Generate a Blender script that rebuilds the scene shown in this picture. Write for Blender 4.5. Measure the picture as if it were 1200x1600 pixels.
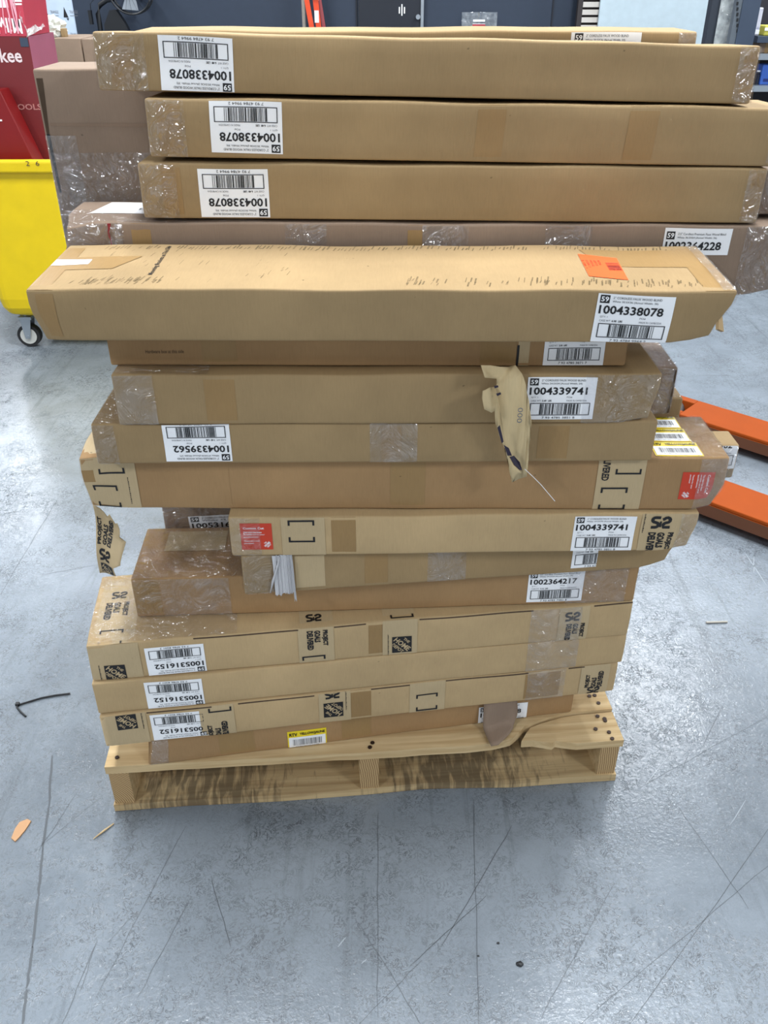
import bpy, math, random
from mathutils import Vector, Matrix, Euler
random.seed(7)
S = bpy.context.scene
for o in list(bpy.data.objects): bpy.data.objects.remove(o)
COL = S.collection
# ------------------------------------------------------------------ camera
FPX, YH, CAMH = 1350.0, -40.0, 1.416
TH = math.atan((800 - YH) / FPX)
cam_d = bpy.data.cameras.new('camera'); cam = bpy.data.objects.new('camera', cam_d); COL.objects.link(cam)
cam.location = (0, 0, CAMH); cam.rotation_euler = (math.pi / 2 - TH, 0, 0)
cam_d.sensor_fit = 'VERTICAL'; cam_d.sensor_height = 36.0; cam_d.lens = FPX / 1600 * 36.0; cam_d.clip_start = 0.02
S.camera = cam
S.view_settings.view_transform = 'Standard'; S.view_settings.look = 'None'
S.view_settings.gamma = 1.0; S.view_settings.use_curve_mapping = False
S.view_settings.exposure = 0.48
# ------------------------------------------------------------------ world (rest of the warehouse, even fill)
W = bpy.data.worlds.new('world'); S.world = W; W.use_nodes = True
W.node_tree.nodes['Background'].inputs[0].default_value = (0.86, 0.93, 1.0, 1)
W.node_tree.nodes['Background'].inputs[1].default_value = 0.66
# ------------------------------------------------------------------ ceiling lamps
LAMP_Z, LAMP_EMIT = 3.6, 60.0
LAMPS = [(x, 1.7) for x in (-4.2, -.65, 1.1, 4.8)] + [(x, y) for y in (5.3, 8.7) for x in (-4.2, -1.2, 2.1, 5.0)] + [(-3.0, -1.8), (3.2, -1.8)]  # last pair, unseen behind the camera, added to brighten the front

def ray(px, py):
    F = Vector((0, math.cos(TH), -math.sin(TH))); U = Vector((0, math.sin(TH), math.cos(TH)))
    return F * FPX + Vector((1, 0, 0)) * (px - 600) + U * (800 - py)
C0 = Vector((0, 0, CAMH))
def atz(px, py, z): d = ray(px, py); return C0 + d * ((z - CAMH) / d.z)
def aty(px, py, y): d = ray(px, py); return C0 + d * (y / d.y)
def srgb(r, g, b):
    return tuple(((c / 255) / 12.92 if c / 255 <= .04045 else ((c / 255 + .055) / 1.055) ** 2.4) for c in (r, g, b)) + (1,)

# ------------------------------------------------------------------ materials
MATS = {}
def newmat(name):
    m = bpy.data.materials.new(name); m.use_nodes = True
    nt = m.node_tree; b = nt.nodes['Principled BSDF']; MATS[name] = m
    return m, nt, b
def plain(name, rgb, rough=.6, metal=0, spec=.5, emit=0):
    m, nt, b = newmat(name)
    b.inputs['Base Color'].default_value = srgb(*rgb); b.inputs['Roughness'].default_value = rough
    b.inputs['Metallic'].default_value = metal; b.inputs['Specular IOR Level'].default_value = spec
    # faint tonal variation so no surface is dead flat
    tc = nt.nodes.new('ShaderNodeTexCoord'); n = nt.nodes.new('ShaderNodeTexNoise'); n.inputs['Scale'].default_value = 14
    n.inputs['Detail'].default_value = 5
    mr = nt.nodes.new('ShaderNodeMapRange'); mr.inputs[3].default_value = .9; mr.inputs[4].default_value = 1.1
    mx = nt.nodes.new('ShaderNodeMix'); mx.data_type = 'RGBA'; mx.blend_type = 'MULTIPLY'; mx.inputs[0].default_value = 1
    mx.inputs[6].default_value = srgb(*rgb)
    nt.links.new(tc.outputs['Object'], n.inputs['Vector']); nt.links.new(n.outputs[0], mr.inputs[0])
    nt.links.new(mr.outputs[0], mx.inputs[7]); nt.links.new(mx.outputs[2], b.inputs['Base Color'])
    return m
def cardboard(name, rgb, rough=.78, var=.16):
    m, nt, b = newmat(name); L = nt.links.new
    tc = nt.nodes.new('ShaderNodeTexCoord')
    n1 = nt.nodes.new('ShaderNodeTexNoise'); n1.inputs['Scale'].default_value = 5; n1.inputs['Detail'].default_value = 6; n1.inputs['Roughness'].default_value = .6
    n2 = nt.nodes.new('ShaderNodeTexNoise'); n2.inputs['Scale'].default_value = 420; n2.inputs['Detail'].default_value = 2
    mp = nt.nodes.new('ShaderNodeMapping'); mp.inputs['Scale'].default_value = (1, .12, .12)
    L(tc.outputs['Object'], n1.inputs['Vector']); L(tc.outputs['Object'], mp.inputs['Vector']); L(mp.outputs[0], n2.inputs['Vector'])
    r1 = nt.nodes.new('ShaderNodeMapRange'); r1.inputs[1].default_value = .25; r1.inputs[2].default_value = .75; r1.inputs[3].default_value = 1 - var; r1.inputs[4].default_value = 1 + var
    r2 = nt.nodes.new('ShaderNodeMapRange'); r2.inputs[3].default_value = .93; r2.inputs[4].default_value = 1.07
    L(n1.outputs[0], r1.inputs[0]); L(n2.outputs[0], r2.inputs[0])
    mu = nt.nodes.new('ShaderNodeMath'); mu.operation = 'MULTIPLY'; L(r1.outputs[0], mu.inputs[0]); L(r2.outputs[0], mu.inputs[1])
    # sparse dark specks
    v = nt.nodes.new('ShaderNodeTexNoise'); v.inputs['Scale'].default_value = 75; v.inputs['Detail'].default_value = 1
    L(tc.outputs['Object'], v.inputs['Vector'])
    rs = nt.nodes.new('ShaderNodeMapRange'); rs.inputs[1].default_value = .80; rs.inputs[2].default_value = .84; rs.inputs[3].default_value = 1; rs.inputs[4].default_value = .45
    L(v.outputs[0], rs.inputs[0])
    m2 = nt.nodes.new('ShaderNodeMath'); m2.operation = 'MULTIPLY'; L(mu.outputs[0], m2.inputs[0]); L(rs.outputs[0], m2.inputs[1])
    mx = nt.nodes.new('ShaderNodeMix'); mx.data_type = 'RGBA'; mx.blend_type = 'MULTIPLY'; mx.inputs[0].default_value = 1
    mx.inputs[6].default_value = srgb(*rgb); L(m2.outputs[0], mx.inputs[7]); L(mx.outputs[2], b.inputs['Base Color'])
    b.inputs['Roughness'].default_value = rough; b.inputs['Specular IOR Level'].default_value = .3
    bp = nt.nodes.new('ShaderNodeBump'); bp.inputs['Strength'].default_value = .12; bp.inputs['Distance'].default_value = .002
    L(n2.outputs[0], bp.inputs['Height']); L(bp.outputs[0], b.inputs['Normal'])
    return m
def film_mat(name, rgb=(255, 255, 255), base=.10, scale=60, milk=.0):
    m, nt, b = newmat(name); L = nt.links.new
    out = nt.nodes['Material Output']; nt.nodes.remove(b)
    tr = nt.nodes.new('ShaderNodeBsdfTransparent'); tr.inputs[0].default_value = (.96, .96, .97, 1)
    gl = nt.nodes.new('ShaderNodeBsdfGlossy'); gl.inputs['Roughness'].default_value = .09
    df = nt.nodes.new('ShaderNodeBsdfDiffuse'); df.inputs[0].default_value = srgb(*rgb)
    tc = nt.nodes.new('ShaderNodeTexCoord')
    n = nt.nodes.new('ShaderNodeTexNoise'); n.inputs['Scale'].default_value = scale; n.inputs['Detail'].default_value = 3; n.inputs['Distortion'].default_value = 1.5
    L(tc.outputs['Object'], n.inputs['Vector'])
    bp = nt.nodes.new('ShaderNodeBump'); bp.inputs['Strength'].default_value = 1; bp.inputs['Distance'].default_value = .035
    L(n.outputs[0], bp.inputs['Height']); L(bp.outputs[0], gl.inputs['Normal'])
    m0 = nt.nodes.new('ShaderNodeMixShader'); m0.inputs[0].default_value = milk / max(milk + base, 1e-4); L(gl.outputs[0], m0.inputs[1]); L(df.outputs[0], m0.inputs[2])
    m1 = nt.nodes.new('ShaderNodeMixShader'); L(tr.outputs[0], m1.inputs[1]); L(m0.outputs[0], m1.inputs[2])
    rr = nt.nodes.new('ShaderNodeMapRange'); rr.inputs[1].default_value = .35; rr.inputs[2].default_value = .7
    rr.inputs[3].default_value = (base + milk) * .6; rr.inputs[4].default_value = (base + milk) * 1.6
    n3 = nt.nodes.new('ShaderNodeTexNoise'); n3.inputs['Scale'].default_value = 25; n3.inputs['Detail'].default_value = 4; L(tc.outputs['Object'], n3.inputs['Vector'])
    L(n3.outputs[0], rr.inputs[0]); L(rr.outputs[0], m1.inputs[0]); L(m1.outputs[0], out.inputs['Surface'])
    return m
def wood(name, rgb, dark, stain=0):
    m, nt, b = newmat(name); L = nt.links.new
    tc = nt.nodes.new('ShaderNodeTexCoord')
    mp = nt.nodes.new('ShaderNodeMapping'); mp.inputs['Scale'].default_value = (1.2, 26, 26); L(tc.outputs['Object'], mp.inputs['Vector'])
    n = nt.nodes.new('ShaderNodeTexNoise'); n.inputs['Scale'].default_value = 3.2; n.inputs['Detail'].default_value = 7; n.inputs['Distortion'].default_value = .6
    L(mp.outputs[0], n.inputs['Vector'])
    cr = nt.nodes.new('ShaderNodeValToRGB'); cr.color_ramp.elements[0].position = .3; cr.color_ramp.elements[0].color = srgb(*dark)
    cr.color_ramp.elements[1].position = .62; cr.color_ramp.elements[1].color = srgb(*rgb)
    L(n.outputs[0], cr.inputs[0]); col = cr.outputs[0]
    n2 = nt.nodes.new('ShaderNodeTexNoise'); n2.inputs['Scale'].default_value = 7; n2.inputs['Detail'].default_value = 4; L(tc.outputs['Object'], n2.inputs['Vector'])
    r2 = nt.nodes.new('ShaderNodeMapRange'); r2.inputs[3].default_value = .82; r2.inputs[4].default_value = 1.15; L(n2.outputs[0], r2.inputs[0])
    mx = nt.nodes.new('ShaderNodeMix'); mx.data_type = 'RGBA'; mx.blend_type = 'MULTIPLY'; mx.inputs[0].default_value = 1
    L(col, mx.inputs[6]); L(r2.outputs[0], mx.inputs[7]); col = mx.outputs[2]
    if stain:   # black forklift scuffs raked diagonally across the board
        mp2 = nt.nodes.new('ShaderNodeMapping'); mp2.inputs['Rotation'].default_value = (0, 0, -.6); mp2.inputs['Scale'].default_value = (30, 6, 3); L(tc.outputs['Object'], mp2.inputs['Vector'])
        n4 = nt.nodes.new('ShaderNodeTexNoise'); n4.inputs['Scale'].default_value = 3.0; n4.inputs['Detail'].default_value = 5; n4.inputs['Distortion'].default_value = .7; L(mp2.outputs[0], n4.inputs['Vector'])
        n5 = nt.nodes.new('ShaderNodeTexWave'); n5.wave_type = 'BANDS'; n5.bands_direction = 'X'; n5.inputs['Scale'].default_value = .62; n5.inputs['Distortion'].default_value = 1.6; n5.inputs['Detail'].default_value = 2; n5.inputs['Phase Offset'].default_value = 1.1; L(tc.outputs['Object'], n5.inputs['Vector'])
        ad = nt.nodes.new('ShaderNodeMath'); ad.operation = 'MULTIPLY_ADD'; ad.inputs[1].default_value = .34; L(n5.outputs[1], ad.inputs[0]); L(n4.outputs[0], ad.inputs[2])
        rr = nt.nodes.new('ShaderNodeMapRange'); rr.inputs[1].default_value = .62; rr.inputs[2].default_value = .84; rr.inputs[3].default_value = 0; rr.inputs[4].default_value = stain; L(ad.outputs[0], rr.inputs[0])
        m3 = nt.nodes.new('ShaderNodeMix'); m3.data_type = 'RGBA'; L(rr.outputs[0], m3.inputs[0]); L(col, m3.inputs[6]); m3.inputs[7].default_value = srgb(38, 34, 34); col = m3.outputs[2]
    L(col, b.inputs['Base Color']); b.inputs['Roughness'].default_value = .75; b.inputs['Specular IOR Level'].default_value = .25
    bp = nt.nodes.new('ShaderNodeBump'); bp.inputs['Strength'].default_value = .35; bp.inputs['Distance'].default_value = .003; L(n.outputs[0], bp.inputs['Height']); L(bp.outputs[0], b.inputs['Normal'])
    return m
def end_grain(name, rgb, dark):
    m, nt, b = newmat(name); L = nt.links.new
    tc = nt.nodes.new('ShaderNodeTexCoord'); mp = nt.nodes.new('ShaderNodeMapping'); mp.inputs['Location'].default_value = (.05, 0, .03); mp.inputs['Rotation'].default_value = (math.pi / 2, 0, 0); L(tc.outputs['Object'], mp.inputs['Vector'])
    w = nt.nodes.new('ShaderNodeTexWave'); w.wave_type = 'RINGS'; w.rings_direction = 'Z'; w.inputs['Scale'].default_value = 75; w.inputs['Distortion'].default_value = 2.2; w.inputs['Detail'].default_value = 3; L(mp.outputs[0], w.inputs['Vector'])
    cr = nt.nodes.new('ShaderNodeValToRGB'); cr.color_ramp.elements[0].color = srgb(*dark); cr.color_ramp.elements[1].color = srgb(*rgb); L(w.outputs[0], cr.inputs[0]); L(cr.outputs[0], b.inputs['Base Color'])
    b.inputs['Roughness'].default_value = .8
    return m
def floor_mat():
    m, nt, b = newmat('floor_concrete'); L = nt.links.new
    tc = nt.nodes.new('ShaderNodeTexCoord')
    def noise(scale, detail=5, rough=.6, dist=0, vec=None):
        n = nt.nodes.new('ShaderNodeTexNoise'); n.inputs['Scale'].default_value = scale; n.inputs['Detail'].default_value = detail; n.inputs['Roughness'].default_value = rough; n.inputs['Distortion'].default_value = dist
        L(vec or tc.outputs['Object'], n.inputs['Vector']); return n.outputs[0]
    def rng(s, a, c, lo, hi):
        r = nt.nodes.new('ShaderNodeMapRange'); r.inputs[1].default_value = a; r.inputs[2].default_value = c; r.inputs[3].default_value = lo; r.inputs[4].default_value = hi; L(s, r.inputs[0]); return r.outputs[0]
    def mul(a, c):
        n = nt.nodes.new('ShaderNodeMath'); n.operation = 'MULTIPLY'; L(a, n.inputs[0]); L(c, n.inputs[1]); return n.outputs[0]
    big = noise(1.3, 5, .6); mid = noise(6, 6, .65, .4)
    # worn-through wormy flecks where the paint has lifted
    fl = noise(72, 4, .7, 1.0); ridge = nt.nodes.new('ShaderNodeMath'); ridge.operation = 'SUBTRACT'; ridge.inputs[1].default_value = .5; L(fl, ridge.inputs[0])
    ab = nt.nodes.new('ShaderNodeMath'); ab.operation = 'ABSOLUTE'; L(ridge.outputs[0], ab.inputs[0])
    lines = rng(ab.outputs[0], 0, .05, 1, 0)
    wear = rng(noise(3.6, 7, .72, .6), .39, .59, .12, 1)
    fleck = mul(mul(lines, wear), rng(noise(24, 4, .7, .5), .38, .56, .2, 1))
    # long faint streaks from forklift traffic
    mp = nt.nodes.new('ShaderNodeMapping'); mp.inputs['Rotation'].default_value = (0, 0, .5); mp.inputs['Scale'].default_value = (14, .7, 1); L(tc.outputs['Object'], mp.inputs['Vector'])
    st = rng(noise(2.2, 6, .65, .3, mp.outputs[0]), .56, .72, 0, .5)
    cr = nt.nodes.new('ShaderNodeValToRGB')
    cr.color_ramp.elements[0].position = .3; cr.color_ramp.elements[0].color = srgb(111, 118, 125)
    cr.color_ramp.elements[1].position = .72; cr.color_ramp.elements[1].color = srgb(141, 150, 159)
    mm = nt.nodes.new('ShaderNodeMath'); mm.operation = 'MULTIPLY_ADD'; mm.inputs[1].default_value = .5; L(mid, mm.inputs[0]); h = nt.nodes.new('ShaderNodeMath'); h.operation = 'MULTIPLY'; h.inputs[1].default_value = .5; L(big, h.inputs[0]); L(h.outputs[0], mm.inputs[2])
    L(mm.outputs[0], cr.inputs[0]); col = cr.outputs[0]
    for mask, k, c in ((fleck, .95, (66, 70, 74)), (st, 1, (88, 94, 99)), (rng(noise(260, 2), .70, .78, 0, .7), 1, (52, 54, 56))):
        mx = nt.nodes.new('ShaderNodeMix'); mx.data_type = 'RGBA'; s = nt.nodes.new('ShaderNodeMath'); s.operation = 'MULTIPLY'; s.inputs[1].default_value = k; L(mask, s.inputs[0]); L(s.outputs[0], mx.inputs[0]); L(col, mx.inputs[6]); mx.inputs[7].default_value = srgb(*c); col = mx.outputs[2]
    L(col, b.inputs['Base Color'])
    L(rng(mid, .3, .7, .15, .27), b.inputs['Roughness']); b.inputs['Specular IOR Level'].default_value = .5
    bp = nt.nodes.new('ShaderNodeBump'); bp.inputs['Strength'].default_value = .45; bp.inputs['Distance'].default_value = .0016
    hh = nt.nodes.new('ShaderNodeMath'); hh.operation = 'MULTIPLY_ADD'; hh.inputs[1].default_value = -.25; L(fleck, hh.inputs[0]); L(noise(120, 3, .6), hh.inputs[2]); L(hh.outputs[0], bp.inputs['Height']); L(bp.outputs[0], b.inputs['Normal'])
    return m
FLOOR = floor_mat()
CARD = cardboard('cardboard_kraft', (158, 133, 96))
CARD_RED = cardboard('cardboard_reddish', (163, 130, 91))
CARD_PALE = cardboard('cardboard_pale', (188, 161, 120))
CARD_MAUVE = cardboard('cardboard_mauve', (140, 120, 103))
CARD_EDGE = cardboard('cardboard_raw_edge', (80, 64, 50))
TAPE = cardboard('packing_tape_brown', (156, 126, 84), rough=.35, var=.1)
TAPE_PALE = cardboard('paper_tape_pale', (190, 168, 131), rough=.5, var=.08)
TORN = cardboard('torn_kraft_paper', (206, 184, 142), var=.08)
PAPER = plain('label_white', (250, 251, 253), .45)
INK = plain('print_black', (24, 24, 27), .55)
INKGREY = plain('print_grey', (110, 110, 115), .6)
INKBROWN = plain('print_brown_ink', (88, 66, 46), .7)
ORANGE = plain('sticker_orange_red', (205, 62, 34), .45)
FLUO = plain('sticker_fluorescent_orange', (250, 96, 42), .5)
FLUOINK = plain('sticker_dark_orange_print', (150, 52, 34), .6)
YELLOW = plain('sticker_yellow', (250, 222, 40), .45)
FILM = film_mat('stretch_film', base=.12, scale=26, milk=.012)
FILM_MILK = film_mat('stretch_film_milky', base=.10, scale=20, milk=.085, rgb=(215, 212, 210))
STRAND = plain('stretched_film_strands', (205, 204, 206), .35)
WOOD = wood('pallet_pine', (214, 188, 144), (188, 157, 112))
WOOD_ST = wood('pallet_pine_scuffed', (204, 178, 134), (174, 145, 104), stain=.62)
ENDG = end_grain('pallet_end_grain', (200, 170, 122), (140, 108, 72))
NAIL = plain('nail_dark_iron', (62, 48, 42), .5, .6)
STEEL = plain('galvanised_steel', (170, 178, 186), .35, .8)
BLACK = plain('black_plastic', (22, 24, 28), .45)
RUBBER = plain('black_rubber', (32, 32, 34), .7)
JACK = plain('pallet_jack_orange', (152, 66, 10), .7, spec=.2)
JACKDK = plain('pallet_jack_dark_brown', (96, 56, 32), .6)
CARTY = plain('cart_yellow_plastic', (228, 196, 0), .45)
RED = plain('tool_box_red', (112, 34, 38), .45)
REDPINK = plain('tool_box_red_film_glare', (196, 66, 84), .35)  # red lightened to pink, the wrap's glare put into the base colour
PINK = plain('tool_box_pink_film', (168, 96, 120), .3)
WALLM = plain('wall_slate_paint', (46, 57, 74), .6)
WALLDK = plain('door_dark_paint', (26, 31, 42), .55)
WHITEP = plain('panel_white', (186, 202, 210), .5)
GREYB = plain('post_slate_steel', (56, 68, 86), .5)

# ------------------------------------------------------------------ mesh builder
class MB:
    def __init__(s): s.v = []; s.f = []; s.m = []
    def poly(s, pts, mi=0):
        n = len(s.v); s.v += [tuple(p) for p in pts]; s.f.append(tuple(range(n, n + len(pts)))); s.m.append(mi); return s
    def mesh(s, vs, fs, mi=0):
        n = len(s.v); s.v += [tuple(p) for p in vs]
        for f in fs: s.f.append(tuple(i + n for i in f)); s.m.append(mi)
        return s
    def box(s, x0, y0, z0, x1, y1, z1, mi=0):
        vs = [(x, y, z) for z in (z0, z1) for y in (y0, y1) for x in (x0, x1)]
        return s.mesh(vs, [(0, 2, 3, 1), (4, 5, 7, 6), (0, 1, 5, 4), (1, 3, 7, 5), (3, 2, 6, 7), (2, 0, 4, 6)], mi)
    def prism(s, pts, z0, z1, mi=0):
        n = len(pts); vs = [(x, y, z0) for x, y in pts] + [(x, y, z1) for x, y in pts]
        fs = [tuple(range(n - 1, -1, -1)), tuple(range(n, 2 * n))] + [(i, (i + 1) % n, n + (i + 1) % n, n + i) for i in range(n)]
        return s.mesh(vs, fs, mi)
    def tube(s, pts, r, seg=10, mi=0, closed=False):
        P = [Vector(p) for p in pts]; n0 = len(s.v); N = len(P)
        for i, p in enumerate(P):
            if closed: t = P[(i + 1) % N] - P[i - 1]
            else: t = P[min(i + 1, N - 1)] - P[max(i - 1, 0)]
            t.normalize(); a = t.orthogonal().normalized() if abs(t.z) > .9 else t.cross(Vector((0, 0, 1))).normalized(); c = t.cross(a)
            rr = r[i] if isinstance(r, (list, tuple)) else r
            for k in range(seg):
                q = p + (a * math.cos(2 * math.pi * k / seg) + c * math.sin(2 * math.pi * k / seg)) * rr; s.v.append(tuple(q))
        for i in range(N if closed else N - 1):
            for k in range(seg):
                a0 = n0 + i * seg; b0 = n0 + ((i + 1) % N) * seg
                s.f.append((a0 + k, a0 + (k + 1) % seg, b0 + (k + 1) % seg, b0 + k)); s.m.append(mi)
        if not closed:
            s.f.append(tuple(n0 + k for k in range(seg - 1, -1, -1))); s.m.append(mi)
            s.f.append(tuple(n0 + (N - 1) * seg + k for k in range(seg))); s.m.append(mi)
        return s
    def build(s, name, mats, parent=None, smooth=False, bevel=0):
        me = bpy.data.meshes.new(name); me.from_pydata(s.v, [], s.f)
        for m in (mats if isinstance(mats, (list, tuple)) else [mats]): me.materials.append(m)
        me.polygons.foreach_set('material_index', s.m)
        if smooth: me.polygons.foreach_set('use_smooth', [True] * len(s.f))
        me.update()
        o = bpy.data.objects.new(name, me); COL.objects.link(o); o.parent = parent
        if bevel:
            b = o.modifiers.new('bevel', 'BEVEL'); b.width = bevel; b.segments = 2; b.limit_method = 'ANGLE'
        return o
def tag(o, label, cat, group=None):
    o['label'] = label; o['category'] = cat
    if group: o['group'] = group
    return o
def struct(o): o['kind'] = 'structure'; return o
def thing(name, label, cat, loc=(0, 0, 0), rot=(0, 0, 0), group=None):
    o = bpy.data.objects.new(name, None); o.empty_display_size = .05; COL.objects.link(o); o.location = loc; o.rotation_euler = rot
    return tag(o, label, cat, group)

# ------------------------------------------------------------------ flat print
_tc = {}
def glyphs(txt, bold=0.0):
    k = (txt, bold)
    if k not in _tc:
        cu = bpy.data.curves.new('t', 'FONT'); cu.body = txt; cu.size = 1; cu.resolution_u = 2; cu.offset = bold; cu.fill_mode = 'FRONT'
        ob = bpy.data.objects.new('t', cu); me = ob.to_mesh()
        vs = [(v.co.x, v.co.y) for v in me.vertices]; fs = [tuple(p.vertices) for p in me.polygons]
        ob.to_mesh_clear(); bpy.data.objects.remove(ob); bpy.data.curves.remove(cu)
        x0 = min(v[0] for v in vs); x1 = max(v[0] for v in vs); y0 = min(v[1] for v in vs); y1 = max(v[1] for v in vs)
        _tc[k] = ([(v[0] - x0, v[1] - y0) for v in vs], fs, x1 - x0, y1 - y0)
    return _tc[k]
class Ink:
    """2-D print in metres, x right, y up, origin at the centre"""
    def __init__(s): s.polys = []
    def rect(s, x0, y0, x1, y1, mi=0, L=0):
        nx = max(1, int((x1 - x0) / .007)); ny = max(1, int((y1 - y0) / .009)); vs = [(x0 + (x1 - x0) * i / nx, y0 + (y1 - y0) * j / ny) for j in range(ny + 1) for i in range(nx + 1)]
        s.polys.append((vs, [(j * (nx + 1) + i, j * (nx + 1) + i + 1, (j + 1) * (nx + 1) + i + 1, (j + 1) * (nx + 1) + i) for j in range(ny) for i in range(nx)], mi, L)); return s
    def poly(s, pts, mi=0, L=0): s.polys.append((list(pts), [tuple(range(len(pts)))], mi, L)); return s
    def frame(s, x0, y0, x1, y1, t, mi=0):
        s.rect(x0, y0, x1, y0 + t, mi); s.rect(x0, y1 - t, x1, y1, mi); s.rect(x0, y0 + t, x0 + t, y1 - t, mi); s.rect(x1 - t, y0 + t, x1, y1 - t, mi); return s
    def text(s, txt, x, y, h, w=None, rot=0, mi=0, bold=0, align=0, L=0):
        vs, fs, gw, gh = glyphs(txt, bold); ky = h / gh; kx = (w / gw) if w else ky * .95
        c, sn = math.cos(rot), math.sin(rot); ox = -align * gw * kx
        s.polys.append(([(x + (vx * kx + ox) * c - vy * ky * sn, y + (vx * kx + ox) * sn + vy * ky * c) for vx, vy in vs], fs, mi, L)); return s
    def bars(s, x0, y0, x1, y1, seed, mi=0, n=30):
        r = random.Random(seed); ws = [r.choice((1, 1, 1, 2, 3)) for _ in range(2 * n + 1)]; k = (x1 - x0) / sum(ws); x = x0
        for i, w in enumerate(ws):
            if i % 2 == 0: s.rect(x, y0, x + w * k, y1, mi)
            x += w * k
        return s
    def clip(s, x0, y0, x1, y1):
        out = []
        for vs, fs, mi, L in s.polys:
            nv = []; nf = []
            for f in fs:
                P = [vs[i] for i in f]
                for ax, lim, sg in ((0, x0, 1), (0, x1, -1), (1, y0, 1), (1, y1, -1)):
                    Q = []
                    for i in range(len(P)):
                        a, c = P[i - 1], P[i]; da = (a[ax] - lim) * sg; dc = (c[ax] - lim) * sg
                        if (da < 0) != (dc < 0):
                            t = da / (da - dc); Q.append((a[0] + (c[0] - a[0]) * t, a[1] + (c[1] - a[1]) * t))
                        if dc >= 0: Q.append(c)
                    P = Q
                    if not P: break
                if len(P) >= 3:
                    nf.append(tuple(range(len(nv), len(nv) + len(P)))); nv += P
            if nf: out.append((nv, nf, mi, L))
        s.polys = out; return s

def ink_label(num, l1, l2, wt, upc, seed):
    k = Ink(); W, H = .1016, .0762
    k.rect(-.0475, .0240, -.0350, .0362, 0)
    k.text('59', -.0463, .0262, .0078, .0100, mi=1, bold=.02, L=1)
    k.text(l1, -.0305, .0310, .0036, .064 if len(l1) < 30 else .072); k.text(l2, -.0310, .0248, .0038, .060 if len(l2) < 34 else .064)
    k.text(num, -.0470, .0072, .0135, .0850, bold=.022)
    k.text('QTY: 1', -.0440, .0012, .0030, .010, mi=2); k.text('PO#', .0085, .0012, .0032, .008, mi=2)
    k.text('CASE WT', -.0440, -.0048, .0030, .0145, mi=2); k.text(wt + '  LBS', -.0275, -.0048, .0032, .014, bold=.02); k.text('MADE IN CAMBODIA', .0085, -.0048, .0030, .030, mi=2)
    k.frame(-.0445, -.0302, .0445, -.0075, .0012); k.bars(-.030, -.0285, .030, -.0092, seed)
    k.text(upc, -.0255, -.0365, .0040, .049)
    return k
def ink_hd(sz, flip=False):
    """black square with the white diagonal stencil lettering"""
    k = Ink(); h = sz / 2; k.rect(-h, -h, h, h, 0); r = -math.pi / 4
    t = Ink()
    def line(txt, off, hh, w):   # text centred on the falling diagonal, shifted up-right by off
        c = (off * .7071, off * .7071); t.text(txt, c[0] - w / 2 * math.cos(r) + hh / 2 * math.sin(r), c[1] - w / 2 * math.sin(r) - hh / 2 * math.cos(r), hh, w, rot=r, mi=1, bold=.03, L=1)
    line('THE', sz * .34, sz * .15, sz * .38); line('HOME', 0.02 * sz, sz * .30, sz * 1.02); line('DEPOT', -sz * .30, sz * .20, sz * .74)
    t.clip(-h * .96, -h * .96, h * .96, h * .96); k.polys += t.polys
    return k
def ink_hd_plain(sz):
    k = Ink(); r = math.pi / 4
    def line(txt, off, hh, w):
        c = (-off * .7071, off * .7071); k.text(txt, c[0] - w / 2 * math.cos(r) + hh / 2 * math.sin(r), c[1] - w / 2 * math.sin(r) - hh / 2 * math.cos(r), hh, w, rot=r, mi=1, bold=.04)
    line('THE', sz * .30, sz * .17, sz * .36); line('HOME', 0, sz * .30, sz * .9); line('DEPOT', -sz * .30, sz * .2, sz * .62)
    return k
def ink_qrframe(sz):   # the bracketed square only; the code itself is left out
    k = Ink(); h = sz / 2; t = sz * .075; a = sz * .24
    for sx in (-1, 1):
        for sy in (-1, 1):
            k.rect(min(sx * h, sx * (h - t)), min(sy * h, sy * (h - a)), max(sx * h, sx * (h - t)), max(sy * h, sy * (h - a)))
    k.rect(-h, h - t, h, h); k.rect(-h, -h, h, -h + t)
    return k
def ink_pgd(k, x, y, s=1.0, up=False):
    """PROJECT / GOALS / DELIVERED stacked, running down the tape (or up it)"""
    r = math.pi / 2 if up else -math.pi / 2; sg = -1 if up else 1
    for i, (t, w) in enumerate((('PROJECT', .043), ('GOALS', .032), ('DELIVERED', .052))):
        xx = x + sg * (.0135 - i * .0155) * s - (0 if not up else 0)
        k.text(t, xx, y, .0132 * s, w * s, rot=r, bold=.055)
    return k
def ink_emblem(k, x, y, s=1.0, flip=1):
    """the interlocking rounded block emblem printed beside the lettering"""
    def stroke(pts, w):
        n = len(pts); L_, R_ = [], []
        for i in range(n):
            a, c = pts[max(i - 1, 0)], pts[min(i + 1, n - 1)]; dx, dy = c[0] - a[0], c[1] - a[1]; d = math.hypot(dx, dy) or 1
            L_.append((x + (pts[i][0] - dy / d * w) * s * flip, y + (pts[i][1] + dx / d * w) * s)); R_.append((x + (pts[i][0] + dy / d * w) * s * flip, y + (pts[i][1] - dx / d * w) * s))
        for i in range(n - 1): k.poly([L_[i], L_[i + 1], R_[i + 1], R_[i]])
    def arcp(cx, cy, r, a0, a1, n=7): return [(cx + r * math.cos(a0 + (a1 - a0) * i / n), cy + r * math.sin(a0 + (a1 - a0) * i / n)) for i in range(n + 1)]
    P = math.pi
    stroke([(-.0012, .0085)] + arcp(-.0085, .0045, .0042, P * .5, P * 1.5) + arcp(-.0075, -.0045, .0042, P * .45, -P * .5) + [(-.0135, -.0088)], .0025)
    stroke([(.0020, .0050)] + arcp(.0085, .0042, .0045, P * .85, -P * .5) + arcp(.0085, -.0048, .0045, P * .55, P * 1.0) + [(.0042, -.0085), (.0140, -.0085)], .0025)
    k.rect(x - .0015 * s, y - .0085 * s, x + .0012 * s, y + .002 * s)
    return k
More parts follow.
